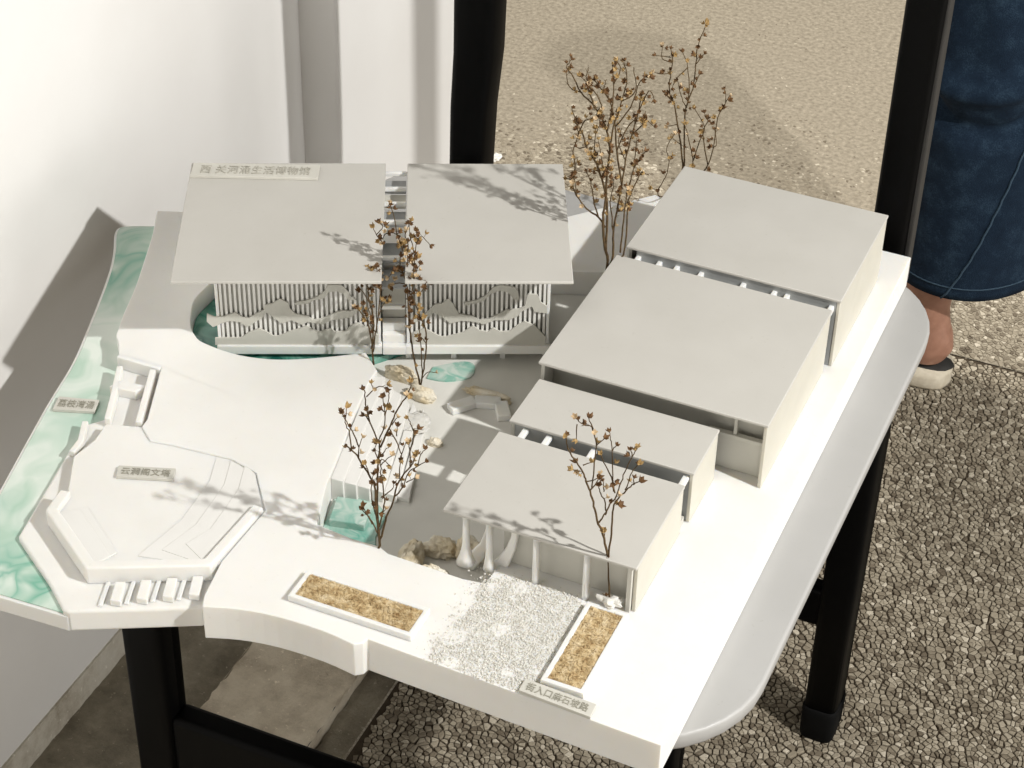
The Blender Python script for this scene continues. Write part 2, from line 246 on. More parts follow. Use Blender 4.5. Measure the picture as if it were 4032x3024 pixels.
TREES={'front':[(1.6,[(-0.018,-0.215,0.52),(-0.0168,-0.2145,0.5224),(-0.017,-0.2158,0.5394),(-0.0175,-0.2178,0.5617),(-0.0171,-0.2192,0.5823),(-0.0199,-0.2212,0.5919),(-0.026,-0.2254,0.6097),(-0.0301,-0.228,0.6179),(-0.0326,-0.2295,0.6208)]),(0.7,[(-0.026,-0.2254,0.6097),(-0.0249,-0.2266,0.6209),(-0.0218,-0.2268,0.6302)]),(0.7,[(-0.0249,-0.2266,0.6209),(-0.0295,-0.2274,0.634),(-0.0331,-0.2282,0.642),(-0.0371,-0.2291,0.6499)]),(0.7,[(-0.0301,-0.228,0.6179),(-0.0296,-0.2308,0.6343),(-0.0308,-0.2334,0.6455),(-0.0283,-0.2354,0.6615)]),(1.2,[(-0.017,-0.2158,0.5394),(-0.0175,-0.2156,0.5646),(-0.0169,-0.215,0.5872),(-0.0163,-0.2145,0.6038),(-0.0154,-0.2139,0.6148),(-0.0166,-0.2143,0.6202),(-0.0211,-0.2159,0.6351),(-0.0238,-0.2169,0.6414),(-0.0253,-0.2175,0.6418)]),(0.8,[(-0.0211,-0.2159,0.6351),(-0.0228,-0.2175,0.6486),(-0.0232,-0.2187,0.6642),(-0.0239,-0.2191,0.6659)]),(0.6,[(-0.0222,-0.2182,0.66),(-0.017,-0.2179,0.6673),(-0.0116,-0.2172,0.6717),(-0.0073,-0.2166,0.6707)]),(0.6,[(-0.017,-0.2179,0.6673),(-0.0181,-0.2183,0.673)]),(0.7,[(-0.0153,-0.2138,0.6224),(-0.011,-0.2144,0.6342),(-0.0095,-0.2159,0.6455),(-0.0089,-0.2177,0.6555),(-0.0087,-0.2196,0.6654)]),(0.6,[(-0.0095,-0.2159,0.6455),(-0.0073,-0.2154,0.6566),(-0.0062,-0.2152,0.6664),(-0.0073,-0.2158,0.6696)]),(0.6,[(-0.009,-0.2177,0.6512),(-0.0106,-0.2191,0.6532)]),(1.1,[(-0.0146,-0.2136,0.6148),(-0.0084,-0.214,0.6316),(-0.0021,-0.2147,0.6493),(0.0037,-0.2148,0.6619),(0.0085,-0.2148,0.672),(0.0108,-0.2156,0.6817)]),(0.6,[(-0.0072,-0.2105,0.6348),(-0.0035,-0.2092,0.6416)]),(0.7,[(-0.0075,-0.2137,0.6338),(-0.0042,-0.2103,0.6215),(-0.0017,-0.2071,0.6073),(-0.0025,-0.2066,0.6017)]),(0.6,[(-0.0038,-0.2101,0.6259),(-0.0026,-0.2112,0.6358)]),(0.6,[(-0.0017,-0.2071,0.6079),(0.0023,-0.2071,0.6215)]),(1.3,[(-0.0165,-0.2144,0.5289),(-0.0129,-0.2119,0.5448),(-0.0083,-0.2087,0.5637),(-0.0045,-0.206,0.5813),(0.0024,-0.202,0.5944),(0.0047,-0.2007,0.5998),(0.0065,-0.1995,0.6051)]),(0.7,[(-0.0045,-0.206,0.5836),(-0.0046,-0.2024,0.5978)]),(0.8,[(0.0024,-0.202,0.5944),(0.0023,-0.2015,0.6085),(0.0011,-0.2018,0.6138)]),(0.7,[(0.0023,-0.2015,0.6085),(0.0051,-0.2011,0.6235),(0.0034,-0.2023,0.6336),(0.0016,-0.2034,0.6387)]),(0.6,[(0.0042,-0.2014,0.6191),(0.0049,-0.1998,0.6236)]),(0.8,[(-0.0057,-0.2098,0.5701),(0.0001,-0.2096,0.5801),(0.0055,-0.2104,0.5962),(0.012,-0.2098,0.6036),(0.0183,-0.2091,0.6097)]),(0.6,[(0.012,-0.2098,0.6036),(0.0136,-0.2071,0.6133),(0.016,-0.2051,0.617)]),(0.6,[(0.0016,-0.2067,0.583),(0.0081,-0.2049,0.5885)]),(0.8,[(-0.0171,-0.2159,0.5347),(-0.02,-0.2192,0.548),(-0.0239,-0.2226,0.5573),(-0.0256,-0.2241,0.5613)]),(0.6,[(-0.02,-0.2192,0.5456),(-0.0241,-0.224,0.5629),(-0.0245,-0.2249,0.5675)]),(0.9,[(-0.0161,-0.2155,0.5418),(-0.0129,-0.2154,0.5569),(-0.0116,-0.2157,0.5668),(-0.0117,-0.2169,0.5814),(-0.0125,-0.2185,0.5959),(-0.0111,-0.219,0.609),(-0.0052,-0.2175,0.6038)]),(0.6,[(-0.0129,-0.2154,0.5569),(-0.0115,-0.2143,0.5589)]),(0.7,[(-0.0174,-0.2147,0.5465),(-0.02,-0.2185,0.5659),(-0.0192,-0.2202,0.5813),(-0.0171,-0.221,0.5939)]),(0.6,[(-0.0138,-0.2132,0.5698),(-0.0074,-0.2101,0.5766),(-0.007,-0.2098,0.581)]),(0.6,[(-0.0045,-0.206,0.5813),(-0.003,-0.2051,0.5824)]),(0.6,[(-0.0163,-0.2145,0.6038),(-0.0183,-0.2158,0.6119),(-0.0165,-0.2155,0.6189)]),(0.6,[(-0.0163,-0.2145,0.6038),(-0.0123,-0.2126,0.6116),(-0.0092,-0.2111,0.6149)]),(0.6,[(-0.0169,-0.215,0.5872),(-0.0128,-0.2144,0.5904),(-0.0109,-0.2144,0.5878)]),(0.6,[(-0.0199,-0.2212,0.5919),(-0.0216,-0.2247,0.6062)]),(0.6,[(-0.0149,-0.2137,0.5981),(-0.0113,-0.213,0.6034),(-0.0068,-0.2122,0.6088)])],'planter':[(1.5,[(0.158,-0.203,0.526),(0.1594,-0.2024,0.5167),(0.1564,-0.2015,0.5413),(0.154,-0.2005,0.5642)]),(1.2,[(0.154,-0.2005,0.5642),(0.1508,-0.2025,0.5834),(0.1467,-0.2047,0.597),(0.1435,-0.2066,0.613),(0.1408,-0.2082,0.6262),(0.1379,-0.2098,0.6353),(0.1359,-0.2109,0.6431),(0.1321,-0.2129,0.6521),(0.1275,-0.2152,0.6597),(0.1255,-0.2164,0.6685),(0.1249,-0.2169,0.6761)]),(0.7,[(0.1408,-0.2082,0.6262),(0.1444,-0.2076,0.6347),(0.147,-0.2072,0.643)]),(0.6,[(0.1379,-0.2098,0.6353),(0.1431,-0.2073,0.6365),(0.1456,-0.206,0.639)]),(0.7,[(0.1416,-0.2079,0.6288),(0.1424,-0.208,0.647),(0.1431,-0.2081,0.6661),(0.1399,-0.2099,0.6823),(0.1346,-0.2123,0.6847),(0.13,-0.2144,0.6907)]),(0.6,[(0.1408,-0.2095,0.6811),(0.1381,-0.2116,0.6909)]),(0.8,[(0.1467,-0.2047,0.597),(0.1503,-0.2014,0.6062),(0.149,-0.2007,0.6143),(0.145,-0.2009,0.6221),(0.1441,-0.2005,0.6266)]),(1.1,[(0.154,-0.2005,0.5642),(0.1544,-0.1982,0.5853),(0.1538,-0.1965,0.6037),(0.1549,-0.1951,0.6121),(0.1608,-0.1913,0.6217),(0.1648,-0.1888,0.6264),(0.1682,-0.1868,0.6287)]),(0.8,[(0.1504,-0.2014,0.6036),(0.1531,-0.2015,0.6138),(0.1572,-0.201,0.6227),(0.1598,-0.2014,0.6355),(0.1632,-0.2017,0.6496),(0.1667,-0.2017,0.6609),(0.1697,-0.2015,0.6693)]),(0.7,[(0.1561,-0.2014,0.6252),(0.1531,-0.2022,0.6388),(0.1478,-0.2038,0.6508),(0.1452,-0.2047,0.658)]),(0.6,[(0.1552,-0.2018,0.6265),(0.1537,-0.2022,0.6466),(0.1525,-0.2025,0.6615),(0.1511,-0.203,0.6713),(0.1499,-0.2034,0.6773)]),(0.6,[(0.1508,-0.2025,0.5834),(0.1506,-0.2014,0.5891)]),(0.6,[(0.1599,-0.1916,0.6217),(0.163,-0.1883,0.6369),(0.1669,-0.1857,0.6427)]),(0.6,[(0.134,-0.2117,0.6443),(0.1297,-0.2142,0.6459)]),(0.6,[(0.1356,-0.211,0.6494),(0.1399,-0.2075,0.6508)]),(0.6,[(0.1431,-0.2081,0.6661),(0.1487,-0.2078,0.6752)]),(0.6,[(0.131,-0.2138,0.6845),(0.1312,-0.2142,0.6727)]),(0.6,[(0.1477,-0.1998,0.6222),(0.1465,-0.1991,0.6303)]),(0.6,[(0.1667,-0.2017,0.6609),(0.1658,-0.203,0.6672)]),(0.6,[(0.1525,-0.2025,0.6615),(0.1549,-0.2015,0.666)]),(0.6,[(0.1648,-0.1888,0.6264),(0.1649,-0.1899,0.6324)])],'pondleft':[(1.3,[(-0.124,-0.014,0.52),(-0.1237,-0.0139,0.5176),(-0.1247,-0.013,0.5342),(-0.1272,-0.0128,0.5512),(-0.1315,-0.0136,0.5627),(-0.1362,-0.0149,0.5695)]),(1.0,[(-0.1247,-0.013,0.5342),(-0.1247,-0.0099,0.5596),(-0.1283,-0.0094,0.5745),(-0.1298,-0.0085,0.5869),(-0.1311,-0.0078,0.5967),(-0.1304,-0.0065,0.6041)]),(0.9,[(-0.1242,-0.0128,0.5287),(-0.1224,-0.0114,0.5477),(-0.1203,-0.0101,0.5625),(-0.1186,-0.0085,0.5902),(-0.1201,-0.0088,0.5993),(-0.1247,-0.0104,0.6068)]),(0.7,[(-0.1203,-0.0101,0.5625),(-0.1174,-0.0067,0.5734),(-0.1129,-0.0032,0.5793)]),(0.6,[(-0.1201,-0.0088,0.5993),(-0.121,-0.0102,0.6117)]),(0.6,[(-0.1283,-0.0094,0.5745),(-0.1337,-0.0106,0.5844),(-0.1358,-0.0112,0.5862)]),(0.6,[(-0.1247,-0.0099,0.5596),(-0.1283,-0.011,0.5674),(-0.1258,-0.0097,0.5714)]),(0.6,[(-0.1298,-0.0085,0.5869),(-0.1248,-0.0061,0.5883),(-0.1218,-0.0047,0.5869)]),(0.6,[(-0.1311,-0.0078,0.5967),(-0.133,-0.0087,0.602)]),(0.5,[(-0.1224,-0.0114,0.5477),(-0.1299,-0.012,0.5608),(-0.1325,-0.0112,0.5717)])],'pondright':[(1.3,[(-0.086,-0.003,0.498),(-0.0865,-0.0032,0.4988),(-0.0924,-0.001,0.5197),(-0.0967,0.0017,0.5402),(-0.1002,0.0043,0.558),(-0.1022,0.0074,0.5758),(-0.1042,0.0093,0.5875),(-0.1069,0.0101,0.5955),(-0.1108,0.0107,0.6046),(-0.1098,0.0138,0.6162),(-0.1078,0.0162,0.6219)]),(1.1,[(-0.0861,-0.003,0.5005),(-0.0832,-0.0021,0.5234),(-0.0815,-0.0016,0.543),(-0.0819,-0.0019,0.5568),(-0.0858,-0.0037,0.569),(-0.0887,-0.0051,0.5797),(-0.0916,-0.0064,0.5917),(-0.0904,-0.0061,0.6038),(-0.0883,-0.0053,0.6131),(-0.0912,-0.0066,0.6235),(-0.0872,-0.005,0.6276)]),(0.8,[(-0.0849,-0.0025,0.5091),(-0.0858,-0.0017,0.5251),(-0.0874,-0.0008,0.5462),(-0.0898,-0.0005,0.5643)]),(0.7,[(-0.1042,0.0093,0.5875),(-0.1019,0.0063,0.6099),(-0.0997,0.0036,0.6305),(-0.1008,0.0012,0.6406),(-0.0968,0.0006,0.6523)]),(0.7,[(-0.0904,-0.0061,0.6038),(-0.0902,-0.0038,0.6259),(-0.0891,-0.002,0.6394),(-0.0899,-0.0014,0.649)]),(0.6,[(-0.0891,-0.002,0.6394),(-0.0858,-0.0001,0.6443),(-0.0802,0.003,0.6357)]),(0.6,[(-0.0902,-0.0038,0.6259),(-0.0946,-0.0017,0.6402),(-0.0973,0.0004,0.6522)]),(0.7,[(-0.1098,0.0138,0.6162),(-0.1146,0.0141,0.6291),(-0.1233,0.012,0.6291),(-0.127,0.0117,0.6204)]),(0.6,[(-0.127,0.0117,0.6204),(-0.1305,0.0094,0.6273),(-0.1321,0.008,0.6342)]),(0.6,[(-0.1305,0.0094,0.6273),(-0.1251,0.0111,0.6356),(-0.128,0.0096,0.6396)]),(0.6,[(-0.1146,0.0141,0.6291),(-0.1127,0.0152,0.6328)]),(0.6,[(-0.1069,0.0101,0.5955),(-0.113,0.0052,0.602),(-0.1163,0.0017,0.5952)]),(0.6,[(-0.1042,0.0093,0.5875),(-0.1112,0.0061,0.5887),(-0.1163,0.0039,0.5846)]),(0.6,[(-0.0854,-0.0028,0.5062),(-0.0807,-0.0021,0.5143),(-0.0741,-0.0004,0.5154)]),(0.6,[(-0.0815,-0.0016,0.543),(-0.0845,-0.0041,0.5492),(-0.0854,-0.0048,0.548)]),(0.6,[(-0.0883,-0.0053,0.6131),(-0.0846,-0.0055,0.6221)]),(0.6,[(-0.082,-0.0013,0.5941),(-0.0832,-0.0012,0.5989),(-0.0822,-0.0003,0.602)]),(0.6,[(-0.0916,-0.0064,0.5917),(-0.0839,-0.0048,0.5957),(-0.0802,-0.0047,0.6046)]),(0.6,[(-0.1146,0.0141,0.6291),(-0.1155,0.0117,0.647),(-0.1177,0.0092,0.6606)])],'big':[(1.8,[(0.013,0.118,0.4955),(0.0243,0.1228,0.5701),(0.0224,0.121,0.5906),(0.0198,0.1188,0.6142),(0.0211,0.1182,0.6374),(0.0216,0.1172,0.6619),(0.0228,0.1165,0.6859),(0.0204,0.1146,0.7047),(0.0164,0.1122,0.7171),(0.0101,0.1088,0.7292),(0.0062,0.1063,0.7444)]),(1.1,[(0.0218,0.1196,0.6126),(0.0157,0.119,0.621),(0.0058,0.1172,0.6274),(-0.0031,0.1161,0.6384),(-0.0081,0.1164,0.6497),(-0.0123,0.1156,0.6522)]),(0.8,[(-0.0081,0.1164,0.6497),(-0.0052,0.115,0.6638),(-0.006,0.1116,0.6811),(-0.0018,0.1102,0.6983),(-0.0038,0.1062,0.7151),(-0.0058,0.1031,0.7267)]),(0.8,[(0.0157,0.119,0.621),(0.0113,0.1167,0.6388),(0.0089,0.1154,0.6548),(0.0055,0.1137,0.6643)]),(1.4,[(0.0232,0.1213,0.5873),(0.0213,0.1216,0.6355),(0.0149,0.1195,0.662),(0.0092,0.1175,0.6757),(0.0038,0.1155,0.6862),(-0.0006,0.114,0.6997),(-0.0059,0.112,0.7085)]),(1.4,[(0.0255,0.1233,0.5718),(0.0275,0.1262,0.5823),(0.0258,0.1294,0.6031),(0.0262,0.1333,0.6222),(0.0275,0.1381,0.6439),(0.0275,0.1423,0.6654),(0.0299,0.1477,0.6866),(0.0318,0.1517,0.702),(0.0333,0.1561,0.7199)]),(1.1,[(0.0275,0.1381,0.6439),(0.0207,0.14,0.6728),(0.0173,0.142,0.6941),(0.0114,0.1431,0.715),(0.0027,0.1418,0.7257),(-0.003,0.1409,0.7323)]),(1.1,[(0.0255,0.1233,0.5718),(0.0354,0.1306,0.5835),(0.0341,0.1363,0.6178),(0.0338,0.1388,0.6324),(0.0381,0.1438,0.6484),(0.0406,0.1461,0.6541),(0.0459,0.1496,0.652)]),(1.0,[(0.0327,0.1295,0.5851),(0.0346,0.1271,0.62),(0.0367,0.1255,0.6455),(0.0412,0.1249,0.6707),(0.043,0.1227,0.7001)]),(1.0,[(0.0228,0.1165,0.6859),(0.0251,0.1165,0.7094),(0.0303,0.1178,0.7326),(0.0332,0.1182,0.7523),(0.0303,0.1163,0.7671)]),(0.9,[(0.0204,0.1146,0.7047),(0.0236,0.1145,0.7252),(0.0242,0.1132,0.7482),(0.0226,0.1112,0.7678)]),(0.8,[(0.0207,0.14,0.6728),(0.0258,0.1464,0.6924),(0.0343,0.1528,0.7005),(0.0439,0.1595,0.6917)]),(0.8,[(0.0101,0.1088,0.7292),(0.0002,0.1079,0.7376),(-0.009,0.1082,0.7515),(-0.0133,0.1081,0.7564),(-0.0106,0.111,0.7622)]),(0.8,[(-0.0018,0.1102,0.6983),(0.0033,0.1101,0.7119),(0.0097,0.1114,0.7158),(0.0148,0.1117,0.7259)]),(0.8,[(0.0173,0.142,0.6941),(0.0286,0.1434,0.7131),(0.0358,0.1424,0.7394),(0.0421,0.1438,0.7432)]),(0.7,[(0.0164,0.1122,0.7171),(0.0152,0.1097,0.733),(0.0058,0.1029,0.7518),(0.0071,0.1019,0.7643)]),(0.7,[(0.0242,0.1132,0.7482),(0.029,0.1135,0.7609),(0.0266,0.1113,0.7701)]),(0.7,[(0.0299,0.1477,0.6866),(0.0369,0.1506,0.6962),(0.0387,0.1512,0.7085)]),(0.7,[(0.0303,0.1178,0.7326),(0.0393,0.1222,0.7415),(0.0367,0.122,0.7615)]),(0.7,[(0.0258,0.1294,0.6031),(0.0229,0.125,0.634),(0.0252,0.1243,0.6511),(0.0232,0.122,0.6644)]),(0.7,[(0.0216,0.1172,0.6619),(0.0194,0.1143,0.6707),(0.0184,0.1121,0.6795),(0.0165,0.1072,0.6985)]),(0.7,[(0.0038,0.1155,0.6862),(-0.0022,0.1127,0.6846),(-0.0048,0.1113,0.6908)]),(0.7,[(0.0318,0.1517,0.702),(0.0396,0.1534,0.7259),(0.0439,0.1547,0.7187)]),(0.6,[(0.0114,0.1431,0.715),(0.006,0.1412,0.7238),(0.0078,0.1423,0.7342)]),(0.6,[(0.0027,0.1418,0.7257),(-0.0054,0.1404,0.7274),(-0.0139,0.1394,0.7334)]),(0.6,[(0.0002,0.1079,0.7376),(-0.0087,0.1052,0.7413),(-0.012,0.1051,0.7538)]),(0.7,[(0.0367,0.1255,0.6455),(0.0395,0.1268,0.6629)]),(0.6,[(0.0275,0.1423,0.6654),(0.0215,0.1407,0.6804),(0.023,0.1422,0.6939)]),(0.6,[(0.0092,0.1175,0.6757),(0.0096,0.1195,0.6963),(0.012,0.1213,0.7051)]),(0.6,[(-0.0031,0.1161,0.6384),(-0.0038,0.1122,0.6579)]),(0.6,[(0.0338,0.1388,0.6324),(0.0299,0.1396,0.6179)]),(0.6,[(0.0412,0.1249,0.6707),(0.0482,0.1303,0.6851)])],'rear':[(1.3,[(0.017,0.312,0.52),(0.0216,0.314,0.5404),(0.0212,0.3168,0.5582),(0.0169,0.3191,0.5822),(0.0119,0.3203,0.601),(0.0069,0.3215,0.6197),(0.0012,0.3215,0.6318),(0.0006,0.3242,0.6488),(0.0008,0.326,0.658),(-0.002,0.327,0.67)]),(1.2,[(0.0218,0.314,0.5422),(0.0226,0.3168,0.5604),(0.0191,0.3197,0.5928),(0.0177,0.3226,0.6184),(0.0212,0.3266,0.6358),(0.0213,0.3299,0.6593),(0.0207,0.3321,0.6762),(0.0243,0.3359,0.6915),(0.0249,0.3371,0.6976)]),(0.8,[(0.0177,0.3226,0.6184),(0.0195,0.3225,0.6358),(0.0169,0.3203,0.6596),(0.0121,0.3175,0.6746)]),(0.7,[(0.0069,0.3215,0.6197),(-0.0019,0.3171,0.6316)]),(0.9,[(0.0233,0.3147,0.5404),(0.0313,0.3139,0.566),(0.0264,0.3063,0.6018),(0.0235,0.3032,0.6129)]),(0.8,[(0.0309,0.3137,0.5713),(0.0346,0.3165,0.5916),(0.0376,0.3186,0.605),(0.0276,0.3157,0.6244)]),(0.9,[(0.0248,0.3153,0.5387),(0.043,0.3171,0.5656),(0.048,0.3152,0.5889),(0.0514,0.3107,0.6228),(0.0571,0.3099,0.6397),(0.0561,0.3069,0.6543)]),(0.8,[(0.0441,0.3175,0.5692),(0.0393,0.3097,0.6033),(0.0431,0.3087,0.6184),(0.0402,0.3057,0.6276)]),(0.8,[(0.0216,0.314,0.5404),(0.0071,0.3052,0.5324),(0.0041,0.303,0.54),(0.0101,0.3036,0.5555),(0.0125,0.3026,0.5725),(0.0101,0.2998,0.5873),(0.0159,0.3004,0.6023)]),(0.6,[(0.0041,0.303,0.54),(-0.0006,0.3001,0.5422)]),(0.7,[(0.0008,0.326,0.658),(-0.0073,0.3218,0.6614),(-0.0078,0.3207,0.675)]),(0.6,[(0.0006,0.3242,0.6488),(-0.0057,0.3199,0.6477),(-0.0121,0.3156,0.65)]),(0.6,[(-0.0009,0.3253,0.6629),(-0.0122,0.3172,0.6658)]),(0.6,[(0.0213,0.3299,0.6593),(0.0279,0.3307,0.6703)]),(0.6,[(0.0169,0.3203,0.6596),(0.0101,0.315,0.6506),(0.0072,0.3118,0.6415)]),(0.6,[(0.0119,0.3203,0.601),(0.0039,0.3163,0.5994)]),(0.6,[(0.0212,0.3266,0.6358),(0.0265,0.3254,0.6528)]),(0.6,[(0.048,0.3152,0.5889),(0.0501,0.317,0.5936),(0.0471,0.318,0.6061)]),(0.6,[(0.0169,0.3191,0.5822),(0.0094,0.3165,0.5886)]),(0.6,[(0.0571,0.3099,0.6397),(0.0603,0.3101,0.6471)]),(0.6,[(0.0177,0.3226,0.6184),(0.0131,0.3191,0.6326),(0.0099,0.3163,0.6466)])]}
PANELS=[[(-0.1901,0.5459),(-0.1842,0.5424),(-0.1763,0.5431),(-0.1671,0.5473),(-0.1606,0.5424),(-0.1562,0.5417),(-0.1492,0.5466),(-0.1434,0.55),(-0.142,0.5548),(-0.1363,0.5562),(-0.1299,0.561),(-0.1234,0.5569),(-0.122,0.5507),(-0.1177,0.5459),(-0.1077,0.5438),(-0.1039,0.5397),(-0.0966,0.5411),(-0.0885,0.5452),(-0.0805,0.5494),(-0.0727,0.5487),(-0.0658,0.5529),(-0.0682,0.5466),(-0.0728,0.5425),(-0.0808,0.5411),(-0.0887,0.5397),(-0.0956,0.5355),(-0.1035,0.5369),(-0.1079,0.5383),(-0.1126,0.5348),(-0.1214,0.5397),(-0.1294,0.5362),(-0.1359,0.5424),(-0.1413,0.5473),(-0.1461,0.541),(-0.1507,0.5383),(-0.1566,0.5334),(-0.16,0.5341),(-0.1632,0.5376),(-0.1709,0.539),(-0.1778,0.5369),(-0.186,0.5327),(-0.1907,0.5382)],[(-0.1184,0.5569),(-0.1071,0.5597),(-0.0991,0.5631),(-0.0933,0.5686),(-0.0909,0.5747),(-0.0798,0.5747),(-0.0755,0.57),(-0.0723,0.5638),(-0.0679,0.5597),(-0.0746,0.5597),(-0.0778,0.5659),(-0.0833,0.5686),(-0.09,0.5679),(-0.0936,0.5617),(-0.1026,0.5597),(-0.1072,0.5563),(-0.1174,0.5549)],[(-0.185,0.5215),(-0.163,0.5219),(-0.1582,0.5264),(-0.1483,0.5313),(-0.1423,0.5278),(-0.1368,0.5236),(-0.1323,0.5236),(-0.123,0.5285),(-0.1161,0.5306),(-0.1092,0.5341),(-0.1037,0.5299),(-0.0993,0.5278),(-0.0901,0.5313),(-0.0857,0.5278),(-0.0777,0.5285),(-0.0731,0.5341),(-0.0673,0.5369),(-0.0595,0.5327),(-0.0506,0.5243),(-0.0507,0.5178),(-0.1853,0.5178)],[(-0.0215,0.5425),(-0.0124,0.5453),(-0.0056,0.5536),(-0.0034,0.5557),(0.0017,0.5564),(0.0073,0.5612),(0.0118,0.555),(0.0158,0.546),(0.0271,0.5439),(0.0328,0.5398),(0.0407,0.5412),(0.0497,0.5467),(0.0553,0.5502),(0.0655,0.5509),(0.0699,0.5543),(0.0719,0.566),(0.0798,0.5654),(0.0828,0.5578),(0.088,0.5537),(0.0882,0.5467),(0.078,0.5481),(0.0756,0.5537),(0.0667,0.5481),(0.0645,0.544),(0.0566,0.5398),(0.0453,0.5398),(0.0374,0.5356),(0.0272,0.5384),(0.0181,0.5391),(0.009,0.5363),(0.0011,0.5439),(-0.0045,0.5474),(-0.0102,0.5425),(-0.0147,0.5397),(-0.0215,0.5369)],[(0.0197,0.5571),(0.0304,0.5598),(0.0382,0.5646),(0.0437,0.5721),(0.0492,0.5749),(0.0605,0.5728),(0.0639,0.5688),(0.0652,0.5605),(0.0607,0.5605),(0.0561,0.5674),(0.0493,0.5694),(0.0415,0.566),(0.036,0.5591),(0.0293,0.5564),(0.0203,0.5543)],[(-0.0216,0.5271),(-0.0125,0.5314),(-0.0057,0.5271),(0.0011,0.5229),(0.0057,0.5229),(0.0193,0.5272),(0.0272,0.5342),(0.033,0.5293),(0.0398,0.5279),(0.0443,0.5321),(0.0501,0.5279),(0.058,0.5286),(0.0636,0.5342),(0.0703,0.5384),(0.0784,0.5342),(0.0878,0.5229),(0.088,0.5179),(-0.0217,0.5178)]]
BEAMS12=[0.0447, 0.0638, 0.1, 0.1724]
BEAMS34=[0.0454, 0.0641, 0.0795, 0.1005, 0.1369, 0.1633, 0.1741, 0.2111]
# ------------------------------------------------------------------ the setting: floor, gutter, wall
ZF = -0.52
def struct(o): o['kind'] = 'structure'; return o
struct(boxes('floor', [(-0.680, 3.0, -1.5, 2.12, ZF - 0.10, ZF - 0.0028), (-0.680, 3.0, 2.1300, 6.0, ZF - 0.10, ZF - 0.0016)], M['floor']))
struct(box('floor_beyond_wall', -3.0, -0.680, 2.02, 6.0, ZF - 0.10, ZF - 0.00165, M['floor']))
def strip(name, u0, u1, v0, v1, z, mat, amp, nu, nv, seed):
    rs = random.Random(seed); vs, fs = [], []
    for j in range(nv + 1):
        for i in range(nu + 1):
            e = 0 if i in (0, nu) else 1
            vs.append(W(u0 + (u1 - u0) * i / nu + (rs.uniform(-1, 1) * 0.0016 if not e else 0), v0 + (v1 - v0) * j / nv, z + rs.uniform(-amp, amp) * (1.6 if not e else 1)))
    for j in range(nv):
        for i in range(nu): a = j * (nu + 1) + i; fs.append((a, a + 1, a + nu + 2, a + nu + 1))
    n = len(vs); low = z - 0.05                                    # skirts so the strip is a body, not a sheet
    b = [W(u0, v0, low), W(u1, v0, low), W(u1, v1, low), W(u0, v1, low)]; vs += b
    c = [0, nu, (nv + 1) * (nu + 1) - 1, nv * (nu + 1)]
    fs += [(n, n + 1, c[1], c[0]), (n + 1, n + 2, c[2], c[1]), (n + 2, n + 3, c[3], c[2]), (n + 3, n, c[0], c[3])]
    return struct(mesh_obj(name, vs, fs, mat, smooth=True))
strip('cement_band', -0.838, -0.716, -0.6, 2.02, ZF + 0.004, M['cement'], 0.0012, 16, 300, 3)
strip('gutter', -0.962, -0.838, -0.6, 2.02, ZF - 0.006, M['gutter'], 0.0010, 12, 260, 4)
strip('groove', -0.716, -0.678, -0.6, 2.02, ZF - 0.012, M['gutter'], 0.0012, 6, 260, 5)
wall = struct(boxes('wall', [(-1.20, -0.957, -1.5, 2.02, ZF - 0.05, 1.6)], M['wall']))
sk = boxes('skirting', [(-0.960, -0.9545, -1.5, 1.673, ZF - 0.03, ZF + 0.030)], M['skirt'], wall)
box('pilaster', -0.960, -0.9135, 1.673, 2.0, ZF - 0.04, 1.6, M['wall'], wall, bevel=0.003)
box('outer_edge', -1.19, -0.957, 2.0205, 2.035, ZF - 0.04, 1.6, M['wall'], wall, bevel=0.003)

# --- washed pebbles: each stone a real bevelled chip
def in_view(P, mx=1.32):
    d = P - CAM_LOC; zc = d.dot(FW)
    x = d.dot(RT) / zc * 71.907 / 18; y = d.dot(UP) / zc * 71.907 / 13.5
    return abs(x) < mx and abs(y) < mx, x, y, zc
def pebble_field():
    rs = random.Random(21); S = 0.0054; cell = {}
    def pt(i, j):
        k = (i, j)
        if k not in cell: cell[k] = None if rs.random() < .24 else ((i + (0.5 if j % 2 else 0) + rs.uniform(-.50, .50)) * S, (j * 0.87 + rs.uniform(-.48, .48)) * S)
        return cell[k]
    chips = []
    for j in range(int(0.80 / (0.87 * S)), int(2.92 / (0.87 * S))):
        for i in range(int(-1.30 / S), int(0.30 / S)):
            if pt(i, j) is None: continue
            u, v = pt(i, j)
            P = W(u, v, ZF); ok, x, y, zc = in_view(P)
            if not ok or u > 0.28 or (u < -0.672 and v < 2.05) or 2.124 < v < 2.132: continue
            poly = [(u - S * 1.5, v - S * 1.5), (u + S * 1.5, v - S * 1.5), (u + S * 1.5, v + S * 1.5), (u - S * 1.5, v + S * 1.5)]
            for dj in (-2, -1, 0, 1, 2):
                for di in (-2, -1, 0, 1, 2):
                    if di == 0 and dj == 0: continue
                    if pt(i + di, j + dj) is None: continue
                    a, b = pt(i + di, j + dj); mxp, myp = (a + u) / 2, (b + v) / 2; nx, ny = a - u, b - v
                    out = []; n = len(poly)
                    for k in range(n):
                        p, q = poly[k], poly[(k + 1) % n]; dp = (p[0] - mxp) * nx + (p[1] - myp) * ny; dq = (q[0] - mxp) * nx + (q[1] - myp) * ny
                        if dp <= 0: out.append(p)
                        if (dp < 0 < dq) or (dq < 0 < dp): t = dp / (dp - dq); out.append((p[0] + (q[0] - p[0]) * t, p[1] + (q[1] - p[1]) * t))
                    poly = out
                    if len(poly) < 3: break
                if len(poly) < 3: break
            if len(poly) >= 3: chips.append((zc, u, v, poly))
    chips.sort(key=lambda c: c[0] + (9 if not in_view(W(c[1], c[2], ZF), 1.0)[0] or not (in_view(W(c[1], c[2], ZF))[1] > 0.62 or in_view(W(c[1], c[2], ZF))[2] < -0.88) else 0))
    return chips
